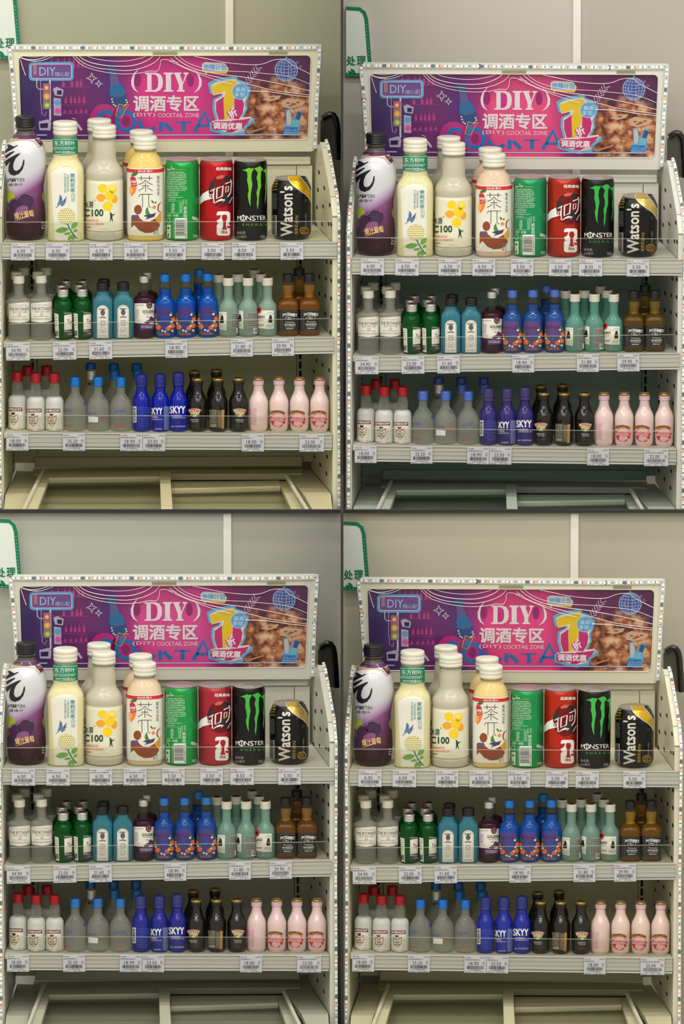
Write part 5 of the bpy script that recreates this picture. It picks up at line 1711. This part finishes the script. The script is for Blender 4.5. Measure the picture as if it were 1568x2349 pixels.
q8 = lambda x, y: (200 + x / 4.9, 580 + y / 4.9)
Q8 = lambda L_: [q8(*p) for p in L_]
b = Bot('liqueur_miniature', 330, 2, 24, 630, 11.7)
b.part('body', [(775, 22), (773, 23.5), (768, 24), (688, 24), (682, 23), (679, 20), (676, 13)], mat('grape_liqueur', (70, 28, 52), 0.05, trans=0.4, ior=1.36), body=True)
b.part('neck', [(678, 14), (675, 10.5), (668, 9.3), (650, 8.7), (640, 8.7)], glass_mat('clear_neck_glass', (236, 236, 224), 0.06, 0.4, 1.3))
b.part('cap', screw(630, 645.5, 11.7, 3), CAPS, smooth=1)
lab = b.wrap([[(307, 695), (354, 695.5), (354, 743), (330, 742), (308, 740)]], PAPER, 'label', 0.4)
b.wrap(EL(*q8(694, 583), 6.6, 8.6, 20), mat('label_plum', (74, 42, 76), 0.4), 'seal_print', 0.8, lab)
b.wrap(T('G', *q8(675, 560), *q8(712, 610), 0.01), LGOLD, 'seal_lettering', 1.1, lab)
b.wrap(T('GOLEERY', *q8(618, 640), *q8(758, 672), 0.02) + T('GRAPE FLAVOR', *q8(632, 680), *q8(752, 690)) + T('WINE', *q8(660, 708), *q8(690, 722)), LK, 'lettering', 0.8, lab)
LIL = mat('label_lilac', (150, 120, 180), 0.5)
b.wrap(SMALL(*q8(532, 580), *q8(632, 602), 1, 3, 0.5) + SMALL(*q8(540, 630), *q8(578, 735), 6, 4, 0.7) + SMALL(*q8(530, 745), *q8(600, 785), 3, 4, 0.4), LIL, 'fine_lettering', 0.8, lab)
gr = []
for i, (x, y) in enumerate(((655, 780), (672, 768), (690, 760), (706, 748), (722, 740), (700, 772), (680, 785), (720, 765), (738, 755), (735, 735), (715, 722), (742, 772), (705, 730))):
    gr += EL(*q8(x, y), 2.6, n=10)
b.wrap(gr, mat('label_grape', (80, 56, 96), 0.4), 'grape_print', 0.8, lab)
b.wrap([[(321, 744), (353, 742), (353, 754), (321, 756)]], mat('label_purple', (92, 64, 124), 0.5), 'lower_label', 0.4)
b.wrap(SMALL(323, 746.5, 351, 753, 2, 3, 0.5), LW, 'lower_lettering', 0.8)
stand(b, [(330, 0, 'front one'), (338, 10.5, 'rear one')], 'dark purple liqueur miniature with silver cap', 'bottle', G2)

b = Bot('liqueur_miniature', 378, 2, 23.3, 626, 12)
b.part('body', [(773.5, 21), (772, 22.6), (767, 23.4), (697, 23.4), (691, 22.5), (684, 18.5), (678, 14), (674, 12.8), (668, 13.3), (661, 13.8)], vary('blue_liqueur', [(8, 104, 222), (54, 104, 190), (40, 100, 200), (34, 108, 214)], rough=0.04, trans=0.45, ior=1.38), body=True)
b.part('neck', [(661, 13.8), (655, 13.6), (648, 12), (643, 10.8), (636, 10.5)], MATS['clear_neck_glass'])
b.part('cap', screw(626, 643.5, 12, 3), CAPB, smooth=1)
NAVY = vary('label_navy', [(38, 56, 140), (84, 66, 128), (62, 62, 136), (64, 66, 144)], rough=0.45)
lab = b.wrap([[(357.5, 771), (399, 770), (399.5, 720), (394, 716), (392.5, 703), (385, 701), (364, 701), (357.5, 704), (356.5, 716)]], NAVY, 'label', 0.4)
b.wrap(T('FELIPEGARI', 360, 712.5, 390, 720, 0.018), mat('label_wine', (122, 36, 60), 0.5), 'lettering', 0.8, lab)
b.wrap(T('BLUE VODKA', 362, 724, 388, 728) + SMALL(364, 736.5, 386, 742, 3, 5, 0.4), mat('label_dusk', (96, 60, 116), 0.5), 'lettering', 0.8, lab)
wr = [(393, 718), (396, 728), (394, 738), (391, 748), (384, 757), (374, 762), (366, 756), (360, 746), (358, 735), (357.5, 722)]
b.wrap(LEAF(393, 724, 391, 713, 5) + LEAF(396, 735, 400, 722, 5) + LEAF(388, 755, 398, 762, 5) + LEAF(380, 763, 388, 768, 5) + LEAF(366, 758, 360, 766, 5) + LEAF(359, 730, 357, 716, 4) + LEAF(372, 762, 368, 768, 4) + LEAF(391, 745, 386, 738, 4) + LEAF(361, 745, 366, 738, 4), LGREEN, 'foliage_print', 0.8, lab)
b.wrap(EL(396, 732, 4.5) + EL(394, 747, 5.5, 5.5) + EL(384.5, 753, 5.5, 5) + EL(363, 750, 5.8, 5.8) + EL(357.5, 734, 2.5, 5), LORG, 'orange_print', 1.1, lab)
b.wrap(sum([EL(x + dx, y + dy, 1.3, 1.3, 6) for x, y in ((390, 722), (392, 738), (378, 760), (372, 758), (359, 742), (388, 748), (394, 758)) for dx, dy in ((-1.5, 0), (1.5, 0), (0, -1.6), (0, 1.6))], []), LW, 'blossom_print', 1.4, lab)
b.wrap(T('BLUE MOON', 364, 764, 388, 769, 0.01), LORG, 'lettering', 1.1, lab)
stand(b, [(378, 0, 'front left'), (425.5, 0, 'front middle'), (476, 0, 'front right'), (457, 12, 'the one behind')], 'bright blue liqueur miniature with blue cap', 'bottle', G2)

q9 = lambda x, y: (480 + x / 5.058, 580 + y / 5.058)
Q9 = lambda L_: [q9(*p) for p in L_]
RUM = vary('white_rum', [(200, 232, 214), (150, 222, 202), (184, 228, 210), (184, 226, 208)], rough=0.03, trans=0.5, ior=1.36)
for _m in VARY['white_rum']:
    thin_out(_m, 0.62)
def rum(cx, front_label):
    b = Bot('rum_miniature', cx, 2, 22.3, 634.5, 12.5)
    b.part('body', [(772, 20), (770.5, 21.6), (766, 22.4), (712, 22.4), (704, 21.5), (697, 18.5), (690, 13.5), (684, 11), (678, 10.6), (660, 10.4), (648, 10.4)], RUM, body=True)
    b.part('cap', screw(634.5, 653, 12.5, 3), CAPW, smooth=1)
    b.part('cap_disc', [(635.4, 9.5), (634.0, 9.3)], mat('cap_disc_rust', (112, 48, 40)), smooth=1)
    return b
b = rum(523, 0)
fig = lambda cx, cy, k=1.0: [[(cx - 4 * k, cy + 9 * k), (cx - 4.5 * k, cy + 2 * k), (cx - 2.5 * k, cy - 3 * k), (cx - 2 * k, cy - 8 * k), (cx + 1 * k, cy - 9.5 * k), (cx + 3 * k, cy - 6 * k), (cx + 3.5 * k, cy - 1 * k), (cx + 4.5 * k, cy + 4 * k), (cx + 4 * k, cy + 9 * k)]]
lab = b.wrap([Q9([(105, 680), (198, 688), (195, 900), (110, 882)])], PAPER, 'label', 0.4)
b.wrap(fig(508.5, 732, 1.0) + LN(Q9([(118, 730), (150, 700), (192, 715)]), 0.6) + SMALL(503, 744.5, 518, 755, 4, 3, 0.4), LK, 'label_print', 0.8, lab)
lab = b.wrap([Q9([(250, 700), (275, 685), (328, 676), (328, 925), (270, 948), (245, 930)])], mat('label_grey', (142, 144, 136), 0.5), 'back_label', 0.4)
b.wrap(SMALL(531, 720, 544, 752, 7, 3, 0.55, 0.9) + SMALL(530, 753, 544, 765, 3, 3, 0.5, 0.9), LK, 'back_lettering', 0.8, lab)
b.wrap(R(540.5, 752, 543.5, 764), LW, 'barcode_panel', 1.0, lab)
stand(b, [(523, 0, 'front left, showing half a label'), (501, 9.3, 'second row left', 40), (545, 9.8, 'second row middle', 70), (598, 9.3, 'second row right', 100), (583, 21, 'back row', 60)], 'pale green rum miniature with white cap', 'bottle', G2)
b = rum(567.5, 1)
lab = b.wrap([Q9([(332, 665), (387, 675), (384, 885), (334, 870)])], PAPER, 'label', 0.4)
b.wrap(fig(549, 729, 0.9) + SMALL(547, 742, 555, 753, 4, 3, 0.4), LK, 'label_print', 0.8, lab)
lab = b.wrap([Q9([(428, 720), (442, 690), (548, 673), (552, 920), (540, 938), (448, 945), (428, 920)])], mat('label_grey', (142, 144, 136)), 'back_label', 0.4)
b.wrap(SMALL(567, 719, 588, 750, 7, 6, 0.55, 0.9) + SMALL(566, 752, 578, 764, 3, 3, 0.5, 0.9), LK, 'back_lettering', 0.8, lab)
b.wrap(R(579.5, 753, 588.5, 765), LW, 'barcode_panel', 0.8, lab)
b.wrap(BARS(580.5, 754, 588, 762, 7, 4), LK, 'barcode', 1.1, lab)
stand(b, [(568.3, 0, 'front middle, showing grey back label')], 'pale green rum miniature with white cap', 'bottle', G2)
b = rum(612, 2)
lab = b.wrap([Q9([(556, 668), (740, 670), (738, 882), (650, 885), (557, 872)])], PAPER, 'label', 0.4)
b.wrap(T('CARDÍ', 588, 722.5, 605, 730, 0.02) + T('BLANCA', 592, 732, 602.5, 735) + fig(618, 731.5, 1.0) + LN(Q9([(655, 720), (690, 690), (735, 712)]), 0.6) + SMALL(609, 744, 625, 752, 3, 4, 0.4) + SMALL(592, 744, 604, 749, 2, 4, 0.6), LK, 'lettering', 0.8, lab)
b.wrap(EL(*q9(570, 662), 5.4, 8, 18), LRED, 'seal_print', 1.0, lab)
b.wrap(EL(*q9(570, 660), 2.6, 4, 10), LK, 'seal_print', 1.3, lab)
b.wrap([Q9([(556, 885), (648, 892), (648, 935), (556, 930)])], mat('label_grey', (142, 144, 136)), 'lower_label', 0.4)
b.wrap(SMALL(591, 757, 607, 763.5, 3, 9, 0.4), LK, 'lower_lettering', 0.8)
stand(b, [(613.2, 0, 'front right, with red seal')], 'pale green rum miniature with white cap', 'bottle', G2)

b = Bot('whiskey_miniature', 659, 2, 25, 626.5, 13, 44)
b.part('body', [(771, 22, 22, 5), (769.5, 23.8, 23.8, 5), (765, 24.1, 24.1, 5), (702, 24.1, 24.1, 5), (696, 23.6, 23.6, 4.6), (690, 21, 21, 3.6), (685, 16, 16, 2.6), (681, 12, 12, 2)], vary('whiskey', [(146, 86, 14), (116, 84, 18), (134, 84, 26), (138, 92, 14)], rough=0.04, trans=0.5, ior=1.38), body=True)
b.part('neck', [(682, 12.5), (679, 11), (675, 10.4), (668, 11.8), (660, 12.6), (652, 12)], vary('whiskey_thin', [(206, 148, 62), (176, 146, 60), (198, 148, 80), (204, 164, 60)], rough=0.04, trans=0.55, ior=1.38))
b.part('neck', [(652, 12), (647, 10.8), (643, 10.5), (638, 10.5)], MATS['clear_neck_glass'])
for _n, _f in (('whiskey', 0.85), ('whiskey_thin', 0.7), ('blue_liqueur', 0.85)):
    for _m in VARY[_n]:
        thin_out(_m, _f)
b.part('cap', screw(626.5, 644.5, 13, 3), CAPK, smooth=1)
lab = b.wrap(R(635.5, 712, 682.5, 760), mat('label_black', (20, 20, 21), 0.4), 'label', 0.5)
b.wrap(rotp(T('JACK', 646, 718.5, 661, 725.5, 0.025), 653, 722, -8) + rotp(T("DANIEL'S", 660.5, 718.5, 679, 725.5, 0.025), 670, 722, 8) + T('No.7', 657, 726.5, 666.5, 731, 0.01) + ring(662, 729, 10, 4.5, 0.5, 20) + T('Tennessee', 652.5, 737.5, 673, 741, 0.006) + T('WHISKEY', 650, 743, 676, 748, 0.02) + SMALL(651, 749.5, 675, 751.5, 1, 3, 0.5) + SMALL(654, 753, 671.5, 756, 1, 8, 0.8), LW, 'lettering', 0.9, lab)
b.wrap(LN(RR(645.5, 713.8, 681, 758.5, 3)[0], 0.45, True) + LN([(641, 714), (641, 758)], 0.4), LGY, 'label_line', 0.9, lab)
stand(b, [(660.3, 0, 'front left'), (709, 0, 'front right'), (686, 15, 'the one behind')], 'amber square whiskey miniature with black label', 'bottle', G2)

# ================================================================== bottom shelf
G3 = 'miniatures on the bottom shelf'
qa = lambda x, y: (x / 5.6, 800 + y / 5.6)
Qa = lambda L_: [qa(*p) for p in L_]
VOD = glass_mat('clear_vodka', (240, 241, 233), 0.85, 0.75)
VODN = glass_mat('clear_vodka_neck', (246, 248, 240), 0.2, 0.38)
b = Bot('vodka_miniature', 80, 3, 22.3, 851, 12.8)
b.part('body', [(989, 19), (987.5, 20.6), (983, 21.2), (922, 21.2), (916, 20.5), (910, 17.5), (907, 13)], VOD, body=True)
b.part('neck', [(908, 13), (904, 12.4), (896, 13), (888, 13), (880, 11.6), (873, 10.8), (866, 10.8)], VODN)
b.part('cap', screw(851, 873.5, 12.8, 4), CAPR, smooth=1)
lab = b.wrap([Qa([(335, 752), (522, 752), (532, 1040), (340, 1048)])], PAPER, 'label', 0.4)
b.wrap([Qa([(335, 760), (521, 758), (522, 806), (337, 808)])], mat('label_oxblood', (112, 26, 22), 0.5), 'label_band', 0.8, lab)
b.wrap(T('SMIRNOFF', *qa(342, 768), *qa(512, 800), 0.025), LW, 'band_lettering', 1.1, lab)
cr = LN(Qa([(368, 870), (370, 940), (418, 985), (465, 935), (470, 865)]), 1.3) + LN(Qa([(360, 865), (385, 868), (415, 885), (450, 860), (475, 852)]), 2.0)
b.wrap(cr, mat('label_rust', (172, 72, 48), 0.5), 'shield_print', 0.8, lab)
b.wrap([Qa([(385, 825), (435, 825), (430, 855), (392, 855)])] + T('No21', *qa(388, 898), *qa(445, 925), 0.02) + T('VODKA', *qa(378, 935), *qa(455, 955), 0.015), mat('label_umber', (52, 36, 24), 0.5), 'lettering', 0.9, lab)
b.wrap(SMALL(*qa(345, 830), *qa(368, 1000), 14, 2, 0.25) + SMALL(*qa(478, 870), *qa(520, 1000), 11, 5, 0.25) + T('70cl', *qa(345, 1020), *qa(380, 1035)) + T('40%vol', *qa(465, 1018), *qa(522, 1034)), LGY, 'fine_lettering', 0.8, lab)
stand(b, [(80, 0, 'front middle'), (122.8, 0, 'front right'), (38, 3, 'front left', -9), (61, 19, 'back left'), (105, 20, 'back right')], 'clear vodka miniature with red cap', 'bottle', G3)

b = Bot('vodka_miniature', 171, 3, 25.8, 860, 12.3, 40)
b.part('body', [(989, 22), (987.5, 24.5), (983, 25.8), (940, 26), (930, 25.5), (920, 22.5), (911, 17.5), (905, 13), (900, 10.3), (894, 9.7), (876, 9.7)], glass_mat('clear_vodka_round', (247, 248, 241), 0.34, 0.36), body=True)
b.part('cap', screw(860, 882.5, 12.3, 4), CAPB, smooth=1)
PB = mat('print_blue', (70, 90, 170), 0.5)
b.wrap(T('FELIPEGARI', 147, 937, 165, 944, 0.01) + R(190, 919, 196, 928), PB, 'lettering', 0.4)
b.wrap(SMALL(147, 945, 168, 970, 7, 3, 0.5), LGY, 'fine_lettering', 0.4)
b.wrap(SMALL(147, 972, 168, 979, 2, 8, 0.5), LRED, 'fine_lettering', 0.4)
stand(b, [(170.6, 0, 'front left'), (275.8, 0, 'front right', 35), (262, 18.5, 'second row middle', 70), (315, 18.5, 'second row right', 110), (207, 38, 'back row left', 80), (259.6, 37.5, 'back row middle', 30), (312, 37.5, 'back row right', 50)], 'clear round vodka miniature with blue cap', 'bottle', G3)
b2 = copy_tree(b.root)
b2.name = 'vodka_miniature'
for ch in list(b2.children):
    if ch.name.startswith('cap'):
        ch.material_slots[0].link = 'OBJECT'
        ch.material_slots[0].material = CAPS
b.put(b2, 208, 18.5)
b2.rotation_euler = (0, 0, 0.5)
b.cx = 208
o = b.wrap(T('Neat', 189, 886, 213, 897, 0.02, rot=8), LK, 'lettering', 0.5)
o.parent = b2
b.cx = 171
thing(b2, 'clear round vodka miniature with silver cap behind the blue capped ones, {bay}', 'bottle', G3)
b = Bot('vodka_miniature', 224, 3, 25.8, 860, 12.3, 40)
b.part('body', [(989, 22), (987.5, 24.5), (983, 25.8), (940, 26), (930, 25.5), (920, 22.5), (911, 17.5), (905, 13), (900, 10.3), (894, 9.7), (876, 9.7)], MATS['clear_vodka_round'], body=True)
b.part('cap', screw(860, 882.5, 12.3, 4), CAPB, smooth=1)
b.wrap(T('GARI', *qa(1120, 805), *qa(1235, 840), 0.01) + T('NO', *qa(1290, 600), *qa(1380, 645)), PB, 'lettering', 0.4)
b.wrap([Qa([(1130, 860), (1255, 870), (1252, 940), (1130, 935)])], LW, 'patch', 0.4)
b.wrap(SMALL(*qa(1260, 830), *qa(1390, 860), 1, 3, 0.6) + SMALL(*qa(1260, 905), *qa(1370, 955), 2, 3, 0.6) + SMALL(*qa(1260, 745), *qa(1385, 775), 1, 3, 0.6), LGY, 'fine_lettering', 0.4)
b.wrap(SMALL(*qa(1265, 875), *qa(1385, 895), 1, 8, 0.6), LRED, 'fine_lettering', 0.4)
stand(b, [(223.2, 0, '')], 'clear round vodka miniature with white patch and blue cap', 'bottle', G3)

qb = lambda x, y: (260 + x / 5.6, 800 + y / 5.6)
Qb = lambda L_: [qb(*p) for p in L_]
COB = vary('cobalt_vodka', [(18, 32, 168), (58, 46, 120), (36, 42, 148), (36, 48, 164)], rough=0.06, trans=0.15, ior=1.4)
CAPC = vary('cap_cobalt', [(36, 44, 132), (66, 58, 112), (52, 58, 126), (48, 58, 132)], rough=0.35)
def cobalt(cx, top):
    b = Bot('vodka_miniature', cx, 3, 20.6, top, 13, 36)
    b.part('body', [(990, 18.5), (988.5, 20), (984, 20.7), (920, 20.7), (914, 20), (906, 17), (898, 13.2), (892, 11.8), (884, 11.6)], COB, body=True)
    b.part('cap', [(top, 3), (top + 0.6, 8), (top + 2, 11), (top + 5, 13), (top + 9, 13.3), (top + 24, 13.5), (top + 25, 13), (top + 26, 13.9), (top + 31, 13.9), (top + 33, 12.5)], CAPC)
    return b
b = cobalt(323, 853)
b.wrap(R(*qb(243, 735), *qb(288, 940)), LW, 'barcode_panel', 0.4)
b.wrap(BARS(*qb(250, 745), *qb(280, 930), 16, 3, across=True), LK, 'barcode', 0.7)
b.wrap(SMALL(*qb(305, 745), *qb(455, 1010), 9, 4, 0.5, 1.1), mat('cobalt_ink', (70, 96, 190), 0.4), 'fine_lettering', 0.4)
stand(b, [(323, 0, 'left one with barcode')], 'cobalt blue vodka miniature', 'bottle', G3)
b = cobalt(366, 853)
b.wrap(T('SKYY', *qb(455, 752), *qb(622, 842), 0.035) + T('VODKA', *qb(470, 862), *qb(562, 888), 0.01) + T('SAN FRANCISCO, USA', *qb(490, 895), *qb(622, 915)) + T('80 PROOF', *qb(525, 1018), *qb(615, 1036)), LW, 'lettering', 0.4)
b.wrap(R(*qb(640, 738), *qb(705, 1035)), mat('cobalt_panel', (120, 134, 190), 0.4), 'back_label', 0.4)
b.wrap(SMALL(*qb(645, 750), *qb(702, 1030), 18, 3, 0.5), mat('cobalt_panel_ink', (50, 60, 140), 0.4), 'back_lettering', 0.7)
stand(b, [(366, 0, 'middle one, name half turned away')], 'cobalt blue vodka miniature', 'bottle', G3)
b = cobalt(408, 850)
b.wrap(T('SKYY', *qb(716, 732), *qb(915, 828), 0.035) + T('VODKA', *qb(738, 845), *qb(872, 872), 0.01) + T('SAN FRANCISCO, USA', *qb(745, 876), *qb(915, 894)) + T('40% / VOL 80 PROOF', *qb(735, 985), *qb(915, 1005)), LW, 'lettering', 0.4)
stand(b, [(408, 0, 'right one with full name')], 'cobalt blue vodka miniature', 'bottle', G3)

GOLDC = mat('cap_gold', (178, 146, 74), 0.28, metal=0.7)
def cream(cx, m, mc, memb, top=857.5):
    b = Bot('liqueur_miniature', cx, 3, 22.3, top, 13.5, 36)
    b.part('body', [(990, 18), (988, 20.2), (984, 21), (940, 22.3), (928, 22.5), (920, 21.8), (912, 19.5), (904, 15.8), (896, 12.6), (888, 11.3), (880, 10.8), (872, 10.8)], m, body=True)
    b.part('cap', [(881, 12.4), (880, 12.9), (877, 12.9), (876.4, 12.3), (875.4, 12.3), (874.8, 12.9), (871, 12.9), (869, 12.6)], mc, smooth=1)
    cp = b.part('cap_disc', [(870, 13), (868, 13.6), (866, 13.6), (864.4, 12.6), (864.1, 11)], GOLDC, smooth=1)
    # linked rings embossed on the disc
    zt = (b.lip - 864.1) * b.hs * KV + 0.0002
    bm = polys_bm(ring(-3.2, -2.6, 3.2, 3.2, 1.3, 14) + ring(-3.2, 2.6, 3.2, 3.2, 1.3, 14) + ring(3.2, -2.6, 3.2, 3.2, 1.3, 14) + ring(3.2, 2.6, 3.2, 3.2, 1.3, 14))
    for v in bm.verts:
        v.co = (v.co.x * K * 1.15, v.co.y * K * 1.15, zt)
    mesh_obj('cap_emblem', bm, memb, b.root)
    return b
BRO = mat('cream_bottle_black', (20, 17, 14), 0.08, coat=0.3)
BLKC = mat('cream_cap_black', (38, 36, 32), 0.4)
def baileys_front(b, x0, y0):
    """curved red name plate, landscape and small print; x0, y0 = left end of the plate"""
    P = lambda L_: [(x0 + x, y0 + y) for x, y in L_]
    b.wrap([P([(0, 2), (8, 0), (16, -0.5), (24, 0.5), (31, 2.5), (27, 9.5), (16, 7), (4, 9.5)])], mat('plate_cream', (222, 206, 176), 0.5), 'name_plate', 0.4)
    b.wrap([P([(1, 2.8), (8, 1), (16, 0.5), (24, 1.4), (30, 3.2), (26.6, 8.4), (16, 6), (4.4, 8.4)])], mat('plate_red', (176, 40, 34), 0.5), 'name_plate', 0.7)
    b.wrap(T('BAILEYS', x0 + 3.5, y0 + 1.8, x0 + 27.5, y0 + 7.0, 0.02), LW, 'name_lettering', 1.0)
    b.wrap([P([(6, 9), (16, 7.5), (26, 9), (26, 15), (20, 19), (12, 19), (6, 15)])], mat('landscape', (206, 190, 110), 0.5), 'landscape_print', 0.5)
    b.wrap([P([(6, 13), (12, 12), (18, 15), (26, 12), (26, 16), (20, 20), (10, 18)])], mat('landscape_green', (92, 120, 62), 0.5), 'landscape_print', 0.8)
    b.wrap([P([(12, 15), (20, 15), (17, 18), (12, 18)])], LW, 'landscape_print', 1.0)
    b.wrap(T('ORIGINAL', x0 + 6, y0 + 24, x0 + 25, y0 + 27, 0.01) + T('Irish Cream', x0 + 9, y0 + 28, x0 + 24, y0 + 31), LW, 'lettering', 0.4)
    b.wrap(T('IRISH CREAM', x0 + 6, y0 + 38, x0 + 26, y0 + 40.5), mat('plate_bronze', (120, 76, 36), 0.5), 'lettering', 0.4)
b = cream(546, BRO, BLKC, BLKC, 857)
baileys_front(b, 533, 937.5)
stand(b, [(546, 0, 'front right'), (445, 19, 'rear left', 60), (495, 22.5, 'rear right', 75)], 'black cream liqueur miniature, gold topped cap', 'bottle', G3)
b = cream(452, BRO, BLKC, BLKC)
baileys_front(b, 429.5, 937)
stand(b, [(452, 0, 'front left, red plate turned left')], 'black cream liqueur miniature, gold topped cap', 'bottle', G3)
b = cream(499, BRO, BLKC, BLKC)
b.wrap([Qb([(1225, 770), (1385, 785), (1385, 1025), (1225, 1000)])], mat('back_dark', (70, 64, 50), 0.5), 'back_label', 0.4)
b.wrap(SMALL(*qb(1232, 785), *qb(1320, 960), 10, 3, 0.5) + SMALL(*qb(1335, 800), *qb(1375, 1010), 14, 3, 0.5) + BARS(*qb(1235, 965), *qb(1320, 1005), 12, 3), mat('back_print', (190, 180, 150), 0.5), 'back_lettering', 0.7)
b.wrap([Qb([(1382, 785), (1418, 782), (1412, 1025), (1378, 1028)])], mat('back_tan', (186, 136, 76), 0.5), 'back_stripe', 0.5)
stand(b, [(499, 0, 'front middle, back turned forward')], 'black cream liqueur miniature, gold topped cap', 'bottle', G3)

qc = lambda x, y: (500 + x / 5.407, 800 + y / 5.407)
Qc = lambda L_: [qc(*p) for p in L_]
PNK = vary('pink_bottle', [(226, 200, 194), (226, 198, 194), (226, 198, 196), (228, 200, 190)], rough=0.1, coat=0.4)
PNKC = mat('pink_cap', (228, 190, 204), 0.4)
PEMB = mat('cap_emblem_pink', (236, 214, 218), 0.4)
PRED = mat('berry_red', (196, 52, 48), 0.5)
b = cream(592, PNK, PNKC, PEMB, 855.5)
b.wrap(SMALL(*qc(378, 735), *qc(415, 950), 16, 3, 0.5) + SMALL(*qc(425, 745), *qc(475, 960), 9, 5, 0.55), mat('pink_print', (222, 130, 170), 0.5), 'back_lettering', 0.4)
stand(b, [(592, 0, 'leftmost, its back turned forward')], 'pale pink cream liqueur miniature', 'bottle', G3)
b = cream(686, PNK, PNKC, PEMB, 855.5)
b.wrap(EL(683, 962, 17, 18, 26), mat('pink_wash', (236, 182, 186), 0.5), 'label_wash', 0.4)
rnd = random.Random(11)
br = []
for k in range(26):
    a = 2 * math.pi * k / 26
    br += EL(682.5 + 15.5 * math.cos(a) + rnd.uniform(-1.2, 1.2), 962 + 17.5 * math.sin(a) + rnd.uniform(-1.2, 1.2), rnd.uniform(1.2, 2.6), None, 8)
b.wrap(br[::2], PRED, 'berry_print', 0.7)
b.wrap(br[1::2], mat('berry_pink', (236, 130, 120), 0.5), 'berry_print', 0.8)
b.wrap([[(664, 945), (672, 941.5), (682, 941), (692, 943), (699, 947.5), (697, 952), (682, 946.5), (666, 950)]], LGOLD, 'name_plate', 0.9)
b.wrap([[(665, 945.6), (672, 942.5), (682, 942), (692, 944), (698, 948), (696.4, 951), (682, 945.8), (666.4, 949)]], mat('plate_brown', (84, 44, 36), 0.5), 'name_plate', 1.1)
b.wrap(T('BAILEYS', 666.5, 943, 696, 949.2, 0.015, rot=-5), LGOLD, 'name_lettering', 1.4)
b.wrap(T('Strawberries', 668, 956, 696, 962.5, 0.008, rot=-4) + T('& Cream', 673, 963, 692, 968, 0.008, rot=-4), mat('script_red', (206, 82, 84), 0.5), 'lettering', 0.8)
b.wrap(EL(671, 969, 3, 4, 10) + EL(695, 969.5, 3.2, 3.8, 10), PRED, 'berry_print', 1.0)
stand(b, [(686, 0, 'third from left'), (639, 0, 'second from left', 4), (732.5, 0, 'rightmost', 9)], 'pale pink cream liqueur miniature', 'bottle', G3)

# ------------------------------------------------------------------ the four bays
HDR = {'header_sign', 'light_strip', 'rounded_panel', 'hanging_sign'}
def real_tier_lift(o, bi):
    """headers hang a little higher or lower so they clear the bottles alike in both tiers"""
    nm = o.name.split('.')[0]
    y = o.location.y
    if nm == 'header_sign' or (nm == 'light_strip' and 'header' in o['_l']):
        return (0.005 if bi < 2 else -0.006)
    if nm in ('rounded_panel', 'hanging_sign'):
        return (0.006 if bi < 2 else -0.012)
    return 0.0

def retint(o, bi):
    for s in o.material_slots:
        if s.material and s.material.name in VARY:
            m = VARY[s.material.name][bi]
            s.link = 'OBJECT'
            s.material = m
    for ch in o.children:
        retint(ch, bi)

bpy.context.view_layer.update()
allr = []
for bi in (1, 2, 3, 0):
    for o in THINGS:
        c = copy_tree(o) if bi else o
        if bi:
            retint(c, bi)
        loc, rot, scl = o.location.copy(), o.rotation_euler.copy(), o.scale.copy()
        allr.append((c, bi, Matrix.LocRotScale(loc + Vector((0, 0, real_tier_lift(o, bi))), rot, scl)))
for c, bi, L_ in allr:
    c.matrix_basis = BM[bi] @ L_
    nm = BAYS[bi][0]
    c['label'] = c['_l'].replace('{bay}', nm)
    if '_g' in c:
        c['group'] = '%s, %s' % (c['_g'], nm)
        del c['_g']
    del c['_l']

# ------------------------------------------------------------------ ground under the two tiers
bpy.context.view_layer.update()
zlow = min((BM[i] @ Vector((0, 0, Z0 - 0.26))).z for i in (2, 3))
zup = [(BM[i] @ Vector((0, 0, Z0 - 0.26))).z for i in (0, 1)]
FL = mat('floor_tile', (176, 172, 158), 0.35, mottled=0.05, scale=4)
o = wbox('floor', -3.5, 3.5, -6, 0.5, zlow - 0.03, zlow - 0.0005, FL)
o['label'] = 'pale shop floor under the displays'
for i, (x0, x1) in enumerate(((-1.9, -0.005), (0.005, 1.9))):
    o = wbox('floor_ledge', x0, x1, yl + 0.02, 0.5, zlow, zup[i] - 0.0005, FL)
    o['label'] = 'raised ledge carrying the upper %s freezer' % ('left', 'right')[i]
